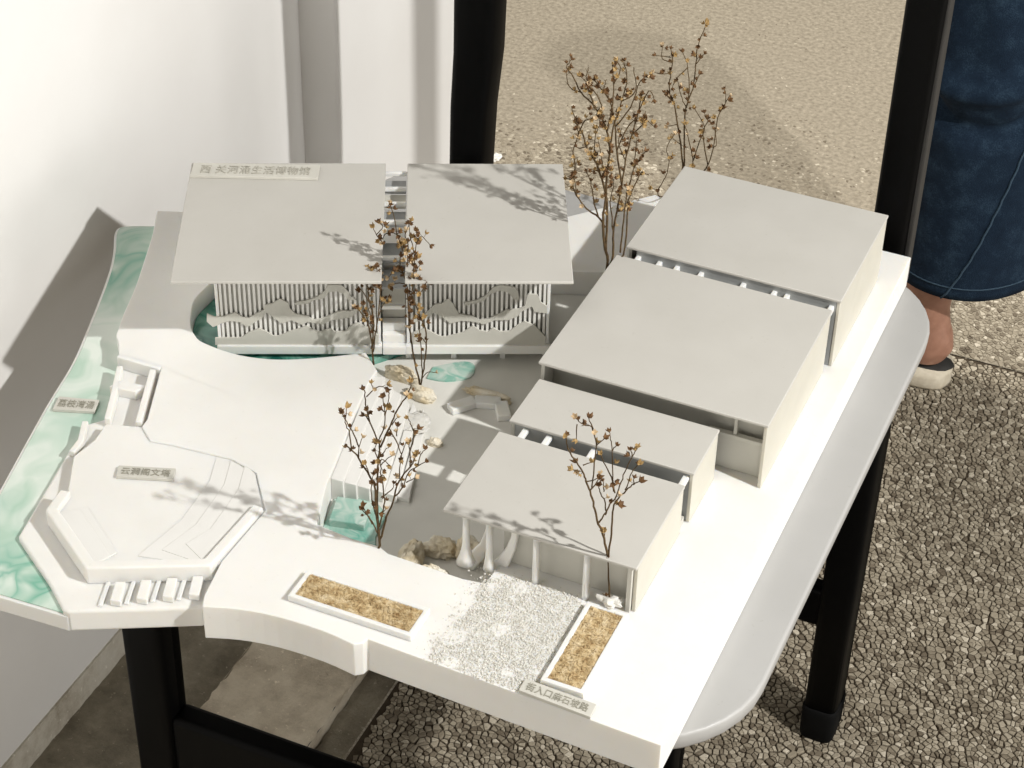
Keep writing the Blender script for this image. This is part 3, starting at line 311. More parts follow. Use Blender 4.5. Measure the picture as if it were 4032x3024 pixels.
def chip_geo(u, v, poly, rs):
    n = len(poly); h = rs.uniform(0.0001, 0.0007); tx, ty = rs.uniform(-.04, .04), rs.uniform(-.04, .04); k1 = rs.uniform(.70, .96); k2 = k1 - rs.uniform(.10, .20); poly = [(u + (x - u) * q, v + (y - v) * q) for (x, y), q in zip(poly, [rs.uniform(.80, 1.06) for _ in poly])]
    vs = [W(u + (x - u) * (k1 + .03), v + (y - v) * (k1 + .03), ZF - 0.0036) for x, y in poly]
    vs += [W(u + (x - u) * k1, v + (y - v) * k1, ZF - 0.0007 + h + (x - u) * tx + (y - v) * ty) for x, y in poly]
    vs += [W(u + (x - u) * k2, v + (y - v) * k2, ZF - 0.0003 + h + (x - u) * tx + (y - v) * ty) for x, y in poly]
    fs = []
    for a in range(n): b = (a + 1) % n; fs += [(a, b, b + n, a + n), (a + n, b + n, b + 2 * n, a + 2 * n)]
    fs.append(tuple(range(2 * n, 3 * n))); return vs, fs
def worn():
    # trodden cement lies ever higher over the stones towards the back, until it hides them
    u0, u1, v0, v1, nu, nv = -1.42, 0.36, 2.1300, 3.30, 180, 120; vs, fs = [], []
    for j in range(nv + 1):
        for i in range(nu + 1):
            u, v = u0 + (u1 - u0) * i / nu, v0 + (v1 - v0) * j / nv
            s = (v - 2.22) / 0.42 + (-0.45 - u) * 0.75 + 0.55 * mnoise.noise(Vector((u * 5, v * 5, 1.7))) + 0.25 * mnoise.noise(Vector((u * 17, v * 17, 4.7)))
            vs.append(W(u, v, ZF - 0.0012 + 0.0016 * min(1, max(0, s)) + 0.00012 * mnoise.noise(Vector((u * 90, v * 90, 0)))))
    for j in range(nv):
        for i in range(nu): a = j * (nu + 1) + i; fs.append((a, a + 1, a + nu + 2, a + nu + 1))
    n = len(vs); vs += [W(u0, v0, ZF - .02), W(u1, v0, ZF - .02), W(u1, v1, ZF - .02), W(u0, v1, ZF - .02)]; c = [0, nu, (nv + 1) * (nu + 1) - 1, nv * (nu + 1)]
    for k in range(4): fs.append((n + k, n + (k + 1) % 4, c[(k + 1) % 4], c[k]))
    return struct(mesh_obj('worn_paving', vs, fs, M['joint_worn'], smooth=True))
worn()
bed = struct(boxes('pebble_paving', [(-0.6775, 0.32, 0.70, 2.1295, ZF - 0.02, ZF - 0.0024)], M['joint']))
chips = pebble_field(); rs = random.Random(5); vs, fs, tint = [], [], []
for k, (zc, u, v, poly) in enumerate(chips):
    a, b = chip_geo(u, v, poly, rs); tv = min(1, max(0, rs.gauss(.42, .27)))
    if k < 300:
        o = mesh_obj('pebble', a, b, M['stone'], bed); at = o.data.attributes.new('tint', 'FLOAT', 'POINT'); at.data.foreach_set('value', [tv] * len(a))
    else:
        n = len(vs); vs += a; fs += [tuple(i + n for i in f) for f in b]; tint += [tv] * len(a)
o = mesh_obj('pebbles', vs, fs, M['stone'], bed, kind='stuff'); at = o.data.attributes.new('tint', 'FLOAT', 'POINT'); at.data.foreach_set('value', tint)

# ------------------------------------------------------------------ the chair that carries the model
ch = thing('chair', W(-0.5, 1.22, ZF), 'black framed chair with a rounded white plastic seat carrying the model', 'chair')
def rrect(u0, u1, v0, v1, r, n=9):
    out = []
    for cx, cy, a0 in ((u1 - r, v1 - r, 0), (u0 + r, v1 - r, 90), (u0 + r, v0 + r, 180), (u1 - r, v0 + r, 270)):
        for i in range(n + 1): a = math.radians(a0 + 90 * i / n); out.append((cx + r * math.cos(a), cy + r * math.sin(a)))
    return out
ST = -0.0314
def seat_ring(k, z, r): return [W(x, y, z) for x, y in rrect(-0.772 + k, -0.2265 - k, 0.9135 + k, 1.546 - k, r)]
ring_loft('seat', [seat_ring(0.012, ST - 0.0175, .082), seat_ring(0.003, ST - 0.016, .090), seat_ring(0.0006, ST - 0.012, .092), seat_ring(0.0003, ST - 0.0022, .093), seat_ring(0.0008, ST - 0.0008, .0925), seat_ring(0.0018, ST - 0.0001, .092), seat_ring(0.0030, ST, .0915)], M['seat'], ch)
def leg(u, v, wu, wv, z1=-0.055):
    def ell(z, k, du=0): return [W(u + du + wu * k * math.copysign(abs(math.cos(t)) ** .38, math.cos(t)) / 2, v + wv * k * math.copysign(abs(math.sin(t)) ** .38, math.sin(t)) / 2, z) for t in [2 * math.pi * i / 18 for i in range(28)]]
    lg = ring_loft('leg', [ell(ZF + 0.035, .97), ell(ZF + 0.2, 1.0), ell(-0.15, 1.04), ell(z1, 1.06)], M['black'], ch)
    ring_loft('foot_cap', [ell(ZF, .96), ell(ZF + 0.004, 1.03), ell(ZF + 0.034, 1.06), ell(ZF + 0.040, 1.05), ell(ZF + 0.042, 1.0)], M['blackmatt'], lg)
leg(-0.7385, 1.0, 0.040, 0.030); leg(-0.345, 1.16, 0.040, 0.040); leg(-0.2635, 1.447, 0.034, 0.044); leg(-0.7385, 1.447, 0.036, 0.044)
box('stretcher', -0.722, -0.30, 0.988, 1.012, -0.352, -0.272, M['black'], ch, bevel=0.006, segs=3)
box('stretcher', -0.73, -0.268, 1.434, 1.454, -0.378, -0.330, M['black'], ch, bevel=0.006, segs=3)
box('seat_frame', -0.745, -0.270, 0.99, 1.455, -0.070, ST - 0.0177, M['black'], ch, bevel=0.004)
def post(pts, wu, wv):
    rings = []
    for (u, z, k) in pts: rings.append([W(u + wu * k * math.copysign(abs(math.cos(t)) ** .5, math.cos(t)) / 2, 1.572 + wv * math.copysign(abs(math.sin(t)) ** .5, math.sin(t)) / 2, z) for t in [2 * math.pi * i / 20 for i in range(20)]])
    return ring_loft('back_post', rings, M['black'], ch)
post([(-0.712, -0.33, .85), (-0.7125, -0.05, .86), (-0.7105, 0.02, .92), (-0.706, 0.08, 1.0), (-0.705, 0.14, 1.03), (-0.705, 0.85, 1.0)], 0.0425, 0.042)
pr = post([(-0.294, -0.33, .95), (-0.294, 0.0, 1.0), (-0.293, 0.25, 1.08), (-0.293, 0.85, 1.08)], 0.0335, 0.034)
box('edge_strip', -0.2785, -0.2735, 1.562, 1.582, -0.06, 0.85, M['edge_grey'], pr, bevel=0.0015)
box('back_bracket', -0.74, -0.27, 1.545, 1.562, -0.075, -0.055, M['black'], ch, bevel=0.003)

# ------------------------------------------------------------------ the model's base
mb = thing('site_model', W(-0.55, 1.2, -0.031), 'white site model base with river channel, terraces and sunken court, lying on the chair', 'model base')
river_out = sm2([(-0.9017, 1.306), (-0.9290, 1.2925), (-0.9320, 1.2800), (-0.9152, 1.2505), (-0.8973, 1.2114), (-0.8671, 1.1288), (-0.8549, 1.09), (-0.8432, 1.0388), (-0.8172, 0.9407), (-0.800, 0.875), (-0.792, 0.846)], 4)
left_raised = sm2([(-0.9017, 1.3045), (-0.8859, 1.272), (-0.8726, 1.2394), (-0.8542, 1.1922), (-0.8429, 1.1572), (-0.8350, 1.1364), (-0.8315, 1.1274), (-0.8235, 1.1182), (-0.8150, 1.1050)], 3)
front_low = [(-0.7477, 0.8405), (-0.7000, 0.8432), (-0.6907, 0.8440), (-0.609, 0.8872)]
front_hi = sm2([(-0.602, 0.878), (-0.578, 0.8865), (-0.550, 0.8915), (-0.515, 0.8925), (-0.4885, 0.8895)], 3) + [(-0.4835, 0.8935), (-0.4825, 0.8985), (-0.263, 0.8915)]
far = [(-0.2648, 1.5265), (-0.505, 1.5265), (-0.5683, 1.4516)]
slab = river_out + [(-0.785, 0.839)] + front_low + front_hi + far

SLAB_LATER = slab
pond_arc = sm2([(-0.80, 1.262), (-0.8005, 1.2233), (-0.8005, 1.2041), (-0.797, 1.1907), (-0.7846, 1.167), (-0.7724, 1.1546), (-0.7612, 1.1492), (-0.7336, 1.1467), (-0.7097, 1.1503), (-0.6884, 1.1584), (-0.6627, 1.1741), (-0.6349, 1.1943)], 3)
pit_edge = [(-0.6229, 1.1832), (-0.6152, 1.1764), (-0.6147, 1.163), (-0.6047, 1.1112), (-0.5982, 1.0874), (-0.5855, 1.0331), (-0.5705, 0.9894), (-0.54, 0.9862), (-0.5178, 0.9871), (-0.5089, 0.9829), (-0.4483, 0.9815), (-0.432, 0.984)]
pit = pond_arc + pit_edge + [(-0.430, 1.02), (-0.438, 1.36), (-0.470, 1.402), (-0.5179, 1.3802), (-0.66, 1.322)]
oct_bound = [(-0.6065, 0.8885), (-0.6135, 0.925), (-0.6125, 0.987), (-0.640, 1.022), (-0.6654, 1.0285), (-0.7162, 1.0239), (-0.7331, 1.0209), (-0.7480, 1.0330), (-0.7492, 1.0428), (-0.7744, 1.1043)]
upper = left_raised + list(reversed(oct_bound)) + front_hi + far
prism('upper_plate', [upper, pit], -0.0310, 0.0, M['resin'], mb, bevel=0.0032, segs=4)
lower = [(-0.8150, 1.1055), (-0.81, 1.0908), (-0.7932, 1.0564), (-0.787, 1.0426), (-0.7997, 1.0268), (-0.7921, 1.0075), (-0.7921, 0.9962), (-0.7696, 0.8952), (-0.7201, 0.8627), (-0.6959, 0.8440), (-0.6907, 0.8438), (-0.6085, 0.8874), (-0.600, 0.93), (-0.600, 1.04), (-0.73, 1.06), (-0.76, 1.115)]
prism('lower_terrace', [lower], -0.03098, -0.0117, M['resin'], mb, bevel=0.0022, segs=4)
riverbed = river_out + [(-0.785, 0.839), (-0.7477, 0.8400), (-0.693, 0.8432), (-0.66, 0.88), (-0.73, 1.08), (-0.80, 1.12), (-0.84, 1.20)]
prism('river_bank', [riverbed], -0.03095, -0.0172, M['resin'], mb, bevel=0.0014)
def inset(pts, k):
    n = len(pts); out = []
    for i in range(n):
        a, b, c = Vector(pts[i - 1]), Vector(pts[i]), Vector(pts[(i + 1) % n]); t = (c - a).normalized(); nn = Vector((-t.y, t.x)); out.append((b.x + nn.x * k, b.y + nn.y * k))
    return out
prism('slab', [inset(SLAB_LATER, 0.008)], -0.0308, -0.0262, M['resin_thin'], mb)
prism('river_water', [inset(riverbed, 0.0024)], -0.0173, -0.0160, M['river'], mb, bevel=0.0005)
prism('pond_water', [inset(pond_arc + [(-0.64, 1.205), (-0.60, 1.26), (-0.72, 1.29)], 0.0006)], -0.0262, -0.0185, M['pond'], mb)
court = [(-0.642, 1.19), (-0.6235, 1.183), (-0.6155, 1.163), (-0.600, 1.09), (-0.5865, 1.0331), (-0.5715, 0.9900), (-0.54, 0.9868), (-0.5178, 0.9877), (-0.4483, 0.9822), (-0.4305, 1.02), (-0.4385, 1.36), (-0.470, 1.401), (-0.5179, 1.3795), (-0.66, 1.32)]
prism('court_floor', [court], -0.0263, -0.0245, M['court'], mb)
# steps going down from the plate into the court
for i in range(6):
    t0 = 0.0092 * i
    st = [(-0.6180 + t0, 1.172), (-0.6180 + t0 + 0.0103, 1.176 - 0.004 * i), (-0.5880 + t0 + 0.0103, 1.0445 + 0.004 * i), (-0.5880 + t0, 1.0440 + 0.004 * i)]
    prism('step', [st], -0.0246, -0.0036 - 0.0034 * i, M['resin_thin'], mb, bevel=0.0008)
prism('pool_water', [inset(sm2([(-0.5860, 1.0440), (-0.5700, 1.0560), (-0.5510, 1.0520), (-0.5400, 1.0400), (-0.5370, 1.0180), (-0.5270, 1.0000), (-0.5300, 0.9890), (-0.5480, 0.9885), (-0.5700, 0.9920), (-0.5790, 1.0150)], 2), 0.0)], -0.0247, -0.0232, M['pool'], mb, bevel=0.0006)
prism('pool_water', [sm2([(-0.5900, 1.2280), (-0.5700, 1.2460), (-0.5590, 1.2440), (-0.5560, 1.2280), (-0.5720, 1.2150), (-0.5880, 1.2120)], 3)], -0.0247, -0.0232, M['pool'], mb, bevel=0.0006)
prism('pool_slab', [[(-0.5815, 1.041), (-0.5525, 1.047), (-0.5475, 1.020), (-0.5745, 1.014)]], -0.0246, -0.0165, M['pool'], mb, bevel=0.001)
arc = [(-0.5520, 1.1800), (-0.5380, 1.1980), (-0.5180, 1.2050), (-0.5070, 1.1880)]
for q in range(3):
    a, b = Vector(arc[q]), Vector(arc[q + 1]); t = (b - a).normalized(); nn = Vector((-t.y, t.x)) * 0.0055
    prism('curb', [[tuple(a + nn), tuple(a - nn), tuple(b - nn), tuple(b + nn)]], -0.0246, -0.0185, M['resin'], mb, bevel=0.001)
# octagon terrace with parapet and shallow tiers
octo = [(-0.7548, 0.939), (-0.7525, 0.917), (-0.6945, 0.878), (-0.621, 0.916), (-0.608, 0.93), (-0.606, 0.992), (-0.636, 1.030), (-0.6654, 1.0345), (-0.7162, 1.0300), (-0.7340, 1.0270), (-0.7480, 1.0350), (-0.7763, 1.026), (-0.7733, 1.0051), (-0.7769, 0.9816)]
prism('octagon_terrace', [octo], -0.0118, -0.0018, M['resin'], mb, bevel=0.0009)
for i, (dz, k) in enumerate(((0.0005, 0.0), (0.0010, 0.0125), (0.0015, 0.0250))):
    prism('tier', [[(-0.678 + k, 1.0275), (-0.668 + k, 1.0000), (-0.664 + k, 0.9520), (-0.672 + k, 0.9050 + k), (-0.621, 0.917), (-0.6137, 0.9855), (-0.640, 1.0205)]], -0.0020, -0.0018 + dz, M['resin_thin'], mb, bevel=0.0004, segs=2)
for k, dz in ((0.0165, 0.0010), (0.0105, 0.0020)):
    prism('tier', [[(-0.7490, 0.9185), (-0.6950, 0.8830), (-0.6920 + k * .3, 0.8850 + k), (-0.7410 + k * .4, 0.9190 + k)]], -0.0020, -0.0018 + dz, M['resin_thin'], mb, bevel=0.0004, segs=2)
par = [(-0.7560, 0.9400), (-0.7530, 0.9175), (-0.6945, 0.8785), (-0.6200, 0.9165), (-0.6175, 0.9860)]
def wall_loop(path, w):
    L, Rr = [], []; n = len(path)
    for i in range(n):
        a, b, c = Vector(path[max(i - 1, 0)]), Vector(path[i]), Vector(path[min(i + 1, n - 1)]); t1 = (b - a).normalized() if i else (c - b).normalized(); t2 = (c - b).normalized() if i < n - 1 else t1
        bi = (t1 + t2).normalized(); nn = Vector((-bi.y, bi.x)); k = w / 2 / max(0.5, bi.dot(t1)); L.append(tuple(b + nn * k)); Rr.append(tuple(b - nn * k))
    return L + list(reversed(Rr))
prism('parapet', [wall_loop(par, 0.0085)], -0.0119, 0.0036, M['resin'], mb, bevel=0.0014)
prism('parapet', [wall_loop([(-0.7965, 1.0265), (-0.7865, 1.0050), (-0.7850, 0.9900)], 0.0050)], -0.0119, -0.0060, M['resin'], mb, bevel=0.001)
prism('quay_wall', [wall_loop([(-0.8085, 1.0960), (-0.7900, 1.0560), (-0.7800, 1.0330)], 0.0050)], -0.0119, -0.0028, M['resin'], mb, bevel=0.001)
prism('quay_wall', [wall_loop([(-0.7795, 1.1000), (-0.7615, 1.0560), (-0.7535, 1.0370)], 0.0050)], -0.0119, 0.0004, M['resin'], mb, bevel=0.001)
prism('quay_wall', [wall_loop([(-0.8150, 1.1040), (-0.7745, 1.1045)], 0.0050)], -0.0119, 0.0004, M['resin'], mb, bevel=0.001)
prism('quay_slab', [[(-0.7985, 1.0790), (-0.7745, 1.0830), (-0.7785, 1.0720), (-0.8015, 1.0690)]], -0.0119, -0.0030, M['resin'], mb, bevel=0.0008)
# low notches round the mooring blocks
for q in range(4):
    du, dv = 0.0156 * q, 0.0096 * q
    prism('berth_edge', [[(-0.6835 + du, 0.8800 + dv), (-0.6805 + du, 0.8812 + dv), (-0.6725 + du, 0.8578 + dv), (-0.6755 + du, 0.8566 + dv)]], -0.0119, -0.0098, M['resin'], mb, bevel=0.0006)
    b = prism('mooring_block', [[(-0.6747 + du, 0.8790 + dv), (-0.6680 + du, 0.8821 + dv), (-0.6602 + du, 0.8632 + dv), (-0.6678 + du, 0.8612 + dv)]], -0.0116, -0.0058, M['resin'], bevel=0.0007, origin=W(-0.667 + du, 0.871 + dv, -0.0116))
    tag(b, ['small white block on the front terrace, farthest left of the row of four', 'second small white block from the left on the front terrace', 'third small white block from the left on the front terrace', 'small white block on the front terrace, rightmost of four beside the plate edge'][q], 'block', 'small blocks below the octagon terrace')
# ------------------------------------------------------------------ the four blocks on the right
RT_ = 0.0026
def block(label, u0, u1, v0, v1, h):
    t = thing('model_building', W((u0 + u1) / 2, (v0 + v1) / 2, 0), label, 'model building', 'long flat-roofed model buildings in a row')
    prism('roof', [[(u0, v0), (u1, v0), (u1, v1), (u0, v1)]], h - RT_, h, M['sheet'], t, bevel=0.0007)
    return t
def walls(t, u0, u1, v0, v1, h, back=True, rv0=None, rv1=None):
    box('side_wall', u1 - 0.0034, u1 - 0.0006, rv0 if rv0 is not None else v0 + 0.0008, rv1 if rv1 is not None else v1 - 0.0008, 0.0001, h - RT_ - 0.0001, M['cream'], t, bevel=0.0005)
    if back: box('back_wall', u0 + 0.004, u1 - 0.0036, v1 - 0.0044, v1 - 0.0014, 0.0001, h - RT_ - 0.0001, M['resin'], t)
# nearest block: open colonnade on the street side
u0, u1, v0, v1, h = -0.4712, -0.3234, 0.9960, 1.0940, 0.0461
t1 = block('nearest flat-roofed model building, with a row of round columns along its open front', u0, u1, v0, v1, h)
walls(t1, u0, u1, v0, v1, h, rv0=1.0015)
box('recessed_wall', -0.4300, u1 - 0.0036, 1.0120, 1.0150, 0.0001, h - RT_ - 0.0001, M['inner'], t1)
box('inner_wall', -0.4300, -0.4270, 1.0152, 1.0890, 0.0001, h - RT_ - 0.0001, M['inner'], t1)
def column(t, u, v, r, z0, z1, flare=0.0, mat='resin'):
    n = 14; prof = [(z0, r + flare), (z0 + 0.004 + flare * .4, r + flare * .55), (z0 + 0.010 + flare, r + flare * .12), (z0 + 0.016 + flare, r), (z1, r)]
    return ring_loft('column', [[W(u + k * math.cos(2 * math.pi * i / n), v + k * math.sin(2 * math.pi * i / n), z) for i in range(n)] for z, k in prof], M[mat], t)
for u, z, fl in ((-0.4545, -0.0010, .0045), (-0.4362, -0.0010, .002), (-0.3998, 0.0001, 0), (-0.3613, 0.0001, 0)): column(t1, u, 1.0000, 0.0026, z, h - RT_, fl)
box('corner_pier', u1 - 0.0075, u1 - 0.0040, 0.9990, 1.0025, 0.0001, h - RT_ - 0.0001, M['inner'], t1, bevel=0.0004)
# curved buttresses rising from the court rock
def fin(pts, v, w):
    o = [(x, z) for x, z in pts]; n = len(o); vs = [W(x, v - w / 2, z) for x, z in o] + [W(x, v + w / 2, z) for x, z in o]
    tr = tessellate_polygon([[Vector((x, z, 0)) for x, z in o]]); fs = [tuple(t) for t in tr] + [tuple(i + n for i in reversed(t)) for t in tr] + [(i, (i + 1) % n, (i + 1) % n + n, i + n) for i in range(n)]
    return mesh_obj('buttress', vs, fs, M['resin'], t1, bevel=0.0012)
fin([(-0.4700, -0.0245), (-0.4560, -0.0245), (-0.4480, -0.010), (-0.4440, 0.006), (-0.4420, 0.020), (-0.4415, 0.0432), (-0.4455, 0.0432), (-0.4465, 0.020), (-0.4510, 0.004), (-0.4590, -0.008), (-0.4680, -0.014)], 1.018, 0.005)
fin([(-0.4440, -0.0245), (-0.4300, -0.0245), (-0.4240, 0.000), (-0.4190, 0.018), (-0.4175, 0.030), (-0.4170, 0.0432), (-0.4215, 0.0432), (-0.4225, 0.030), (-0.4260, 0.018), (-0.4330, 0.004), (-0.4420, -0.008)], 1.008, 0.005)
# second block, behind a narrow slot
u0, u1, v0, v1, h = -0.4686, -0.3214, 1.1068, 1.1640, 0.0481
t2 = block('shallow flat-roofed model building between the colonnade building and the largest one', u0, u1, v0, v1, h)
walls(t2, u0, u1, v0, v1, h, back=False)
box('front_wall', u0 + 0.004, u1 - 0.0036, v0 + 0.0022, v0 + 0.0050, 0.0001, h - RT_ - 0.0001, M['pane_slot_shade'], t2)
box('left_wall', u0 + 0.001, u0 + 0.0038, v0 + 0.002, v1 - 0.002, -0.0244, h - RT_ - 0.0001, M['inner'], t2)
box('slot_sill', -0.4300, u1 - 0.0045, 1.0946, 1.1062, 0.0002, 0.0060, M['inner'], t2)
for x in BEAMS12: box('slot_beam', x - 0.5 - 0.0024, x - 0.5 + 0.0024, 1.0925, 1.1095, 0.0395, 0.0432, M['resin'], t2, bevel=0.0008)
# third, largest block
u0, u1, v0, v1, h = -0.4709, -0.2856, 1.1668, 1.3310, 0.0615
t3 = block('largest flat-roofed model building, third in the row and with a deep shaded end', u0, u1, v0, v1, h)
walls(t3, u0, u1, v0, v1, h, back=False)
box('back_wall', u0 + 0.004, u1 - 0.0036, v1 - 0.0150, v1 - 0.0122, 0.0001, h - RT_ - 0.0001, M['pane_slot_shade'], t3)  # dark grey stands in for the shade deep in the slot
box('recessed_wall', u0 + 0.004, u1 - 0.0036, 1.1890, 1.1920, 0.0001, h - RT_ - 0.0001, M['inner'], t3)
box('end_wall', -0.3350, u1 - 0.0036, 1.1800, 1.1826, 0.0001, 0.0310, M['inner'], t3)
box('beam', -0.3350, u1 - 0.0036, 1.1780, 1.1828, 0.0311, 0.0345, M['inner'], t3, bevel=0.0005)
box('mullion', -0.3150, -0.3126, 1.1796, 1.1822, 0.0346, h - RT_ - 0.0001, M['inner'], t3)
box('left_wall', u0 + 0.001, u0 + 0.0038, v0 + 0.004, v1 - 0.002, -0.0244, h - RT_ - 0.0001, M['inner'], t3)
# fourth block with the slot of small beams
u0, u1, v0, v1, h = -0.4658, -0.2814, 1.3393, 1.4801, 0.0662
t4 = block('farthest flat-roofed model building of the row, nearest the blue jeans', u0, u1, v0, v1, h)
walls(t4, u0, u1, v0, v1, h)
box('front_wall', u0 + 0.009, u1 - 0.0036, v0 + 0.0012, v0 + 0.0038, 0.0001, h - RT_ - 0.0001, M['pane_slot_shade'], t4)  # wall coloured grey to paint the shade below the gutter
box('left_wall', u0 + 0.001, u0 + 0.0038, v0 + 0.004, v1 - 0.002, 0.0001, h - RT_ - 0.0001, M['inner'], t4)
box('slot_gutter', -0.4560, u1 - 0.0075, 1.3368, 1.3402, 0.0500, 0.0545, M['resin'], t4, bevel=0.001)
for x in BEAMS34: box('slot_beam', x - 0.5 - 0.0022, x - 0.5 + 0.0022, 1.3290, 1.3420, 0.0532, 0.0590, M['resin'], t4, bevel=0.001)

# ------------------------------------------------------------------ the museum on the left
mu = thing('model_museum', A(-0.05, 1.44, -0.0245), 'model museum with two pale roofs and slatted fronts under cut mountain screens', 'model building')
ZR = 0.0865
rl = prism('roof', [[(-0.2109, 1.3276), (-0.0457, 1.3276), (-0.0457, 1.5060), (-0.2109, 1.5060)]], ZR - 0.0026, ZR, M['sheet'], mu, F=A, bevel=0.0007)
rr = prism('roof', [[(-0.0273, 1.3276), (0.1056, 1.3276), (0.1056, 1.5060), (-0.0273, 1.5060)]], ZR - 0.0026, ZR, M['sheet'], mu, F=A, bevel=0.0007)
ZL = -0.0135; WF = 1.3700
slat0 = None
for a0, a1, n in ((-0.1826, -0.0487, 33), (-0.0273, 0.0905, 29)):
    box('floor_ledge', a0 - 0.001, a1 + 0.001, WF - 0.0035, 1.5000, ZL, ZL + 0.0085, M['resin'], mu, F=A, bevel=0.0006)
    box('back_wall', a0 + 0.003, a1 - 0.003, 1.4940, 1.4970, ZL + 0.0086, ZR - 0.0028, M['inner'], mu, F=A)
    box('inner_wall', a0 + 0.003, a1 - 0.003, WF + (0.0040 if a0 < -0.1 else 0.0055), WF + 0.0080, ZL + 0.0086, ZR - 0.0028, M['inner'], mu, F=A)
    box('end_wall', a0, a0 + 0.0026, WF, 1.4968, ZL + 0.0086, ZR - 0.0028, M['resin'], mu, F=A, bevel=0.0004)
    box('end_wall', a1 - 0.0026, a1, WF, 1.4968, ZL + 0.0086, ZR - 0.0028, M['resin'], mu, F=A, bevel=0.0004)
    for i in range(n):
        x = a0 + 0.0026 + (a1 - a0 - 0.0052) * (i + 0.5) / n
        if slat0 is None:
            slat0 = box('slat', x - 0.0010, x + 0.0010, WF + 0.0004, WF + 0.0034, ZL + 0.0086, ZR - 0.0028, M['resin_thin'], mu, F=A); sx = x
        else: copy_part(slat0, mu, AX * (x - sx))
for k, pn in enumerate(PANELS):
    n = len(pn); o = [(a, z - 0.52 if not (k % 3 == 2 and i >= len(pn) - 2) else ZL + 0.0080) for i, (a, z) in enumerate(pn)]
    vs = [A(a, WF - 0.0012, z) for a, z in o] + [A(a, WF + 0.0003, z) for a, z in o]; tr = tessellate_polygon([[Vector((a, z, 0)) for a, z in o]])
    mesh_obj('mountain_screen', vs, [tuple(t) for t in tr] + [tuple(i + n for i in reversed(t)) for t in tr] + [(i, (i + 1) % n, (i + 1) % n + n, i + n) for i in range(n)], M['inner'], mu)
for a in (-0.0262, 0.0118, 0.0527, 0.0885):
    for w in (1.378, 1.46): box('stilt', a - 0.0022, a + 0.0022, w - 0.0022, w + 0.0022, -0.0246, ZL - 0.0001, M['resin'], mu, F=A)
for a in (-0.16, -0.06): box('stilt', a - 0.0022, a + 0.0022, 1.4578, 1.4622, -0.0246, ZL - 0.0001, M['resin'], mu, F=A)
# glazed passage between the two roofs
for i, (w0, w1, z) in enumerate(((1.372, 1.3985, 0.050), (1.400, 1.4285, 0.056), (1.4345, 1.4580, 0.068), (1.4600, 1.4800, 0.071), (1.4820, 1.5010, 0.072))):
    box('passage_pane', -0.0470, -0.0285, w0, w1, z - 0.0012, z, M['pane_slot_shade'] if i != 3 else M['inner'], mu, F=A)
for w, z in ((1.371, 0.0300), (1.3995, 0.0590), (1.4310, 0.0660), (1.4335, 0.0720), (1.4590, 0.0735), (1.4810, 0.0745), (1.5000, 0.0780)):
    box('passage_beam', -0.0472, -0.0282, w - 0.0016, w + 0.0016, z, z + 0.0034, M['resin'], mu, F=A, bevel=0.0004)
for q in range(3): box('passage_step', -0.0472, -0.0282, 1.366 + 0.006 * q, 1.3735 + 0.006 * q, ZL, ZL + 0.008 + 0.008 * q, M['resin'], mu, F=A, bevel=0.0005)
box('passage_wall', -0.0472, -0.0282, 1.3870, 1.3890, ZL, 0.0480, M['inner'], mu, F=A)

# ------------------------------------------------------------------ signs with raised letters, toned dark like shaded cuts
def sign(label, corners, z, th, text, size, mat='letter', fill=0.86):
    """corners: back-left, front-left, front-right, back-right in plan"""
    bl, fl, fr, br = [Vector((x, y)) for x, y in corners]; t = thing('sign_plate', W(*((bl + fr) / 2), z), label, 'sign', 'lettered plates on the model')
    prism('plate', [[tuple(fl), tuple(fr), tuple(br), tuple(bl)]], z, z + th, M['plate'], t, bevel=0.0004)
    cu = bpy.data.curves.new('letters', 'FONT'); cu.body = text; cu.size = 1.0; cu.align_x = 'CENTER'; cu.align_y = 'CENTER'; cu.extrude = 0.02; cu.space_character = 1.05
    tmp = bpy.data.objects.new('tmp', cu); COL.objects.link(tmp); dg = bpy.context.evaluated_depsgraph_get(); me = bpy.data.meshes.new_from_object(tmp.evaluated_get(dg)); bpy.data.objects.remove(tmp)
    xs = [v.co.x for v in me.vertices]; ys = [v.co.y for v in me.vertices]; cx, cy = (max(xs) + min(xs)) / 2, (max(ys) + min(ys)) / 2
    wv = ((fr + br) - (fl + bl)) / 2; hv = ((bl + br) - (fl + fr)) / 2; c = (bl + fl + fr + br) / 4; base = wloc(t)
    sx = fill * wv.length / (max(xs) - min(xs)); sy = size * hv.length / (max(ys) - min(ys)); ex, ey = wv.normalized(), hv.normalized()
    for v in me.vertices:
        q = c + ex * ((v.co.x - cx) * sx) + ey * ((v.co.y - cy) * sy); v.co = W(q.x, q.y, z + th + 0.00008 + (0.0005 if v.co.z > 0 else 0.0)) - base
    me.materials.clear(); me.materials.append(M[mat]); o = bpy.data.objects.new('lettering', me); COL.objects.link(o); o.parent = t
    return t
sign('long lettered plate at the back left corner of the museum roof', [(-0.8331, 1.2668), (-0.8256, 1.2475), (-0.7269, 1.2902), (-0.7350, 1.3098)], 0.0866, 0.0026, '西 关河涌生活博物馆', 0.60, 'letter_pale')
sign('small lettered plate lying in the green river channel', [(-0.8387, 1.0516), (-0.8338, 1.0352), (-0.8021, 1.0469), (-0.8067, 1.0614)], -0.0159, 0.0028, '荔枝湾涌', 0.58)
sign('small lettered plate on the octagon terrace', [(-0.7378, 0.9840), (-0.7329, 0.9724), (-0.6924, 0.9873), (-0.6967, 0.9994)], -0.0017, 0.0028, '云涧阁文塔', 0.62)
sign('lettered plate at the front edge below the straw planter', [(-0.3672, 0.9070), (-0.3670, 0.8950), (-0.3140, 0.8926), (-0.3145, 0.9050)], 0.0001, 0.0030, '街入口麻石坡路', 0.60)

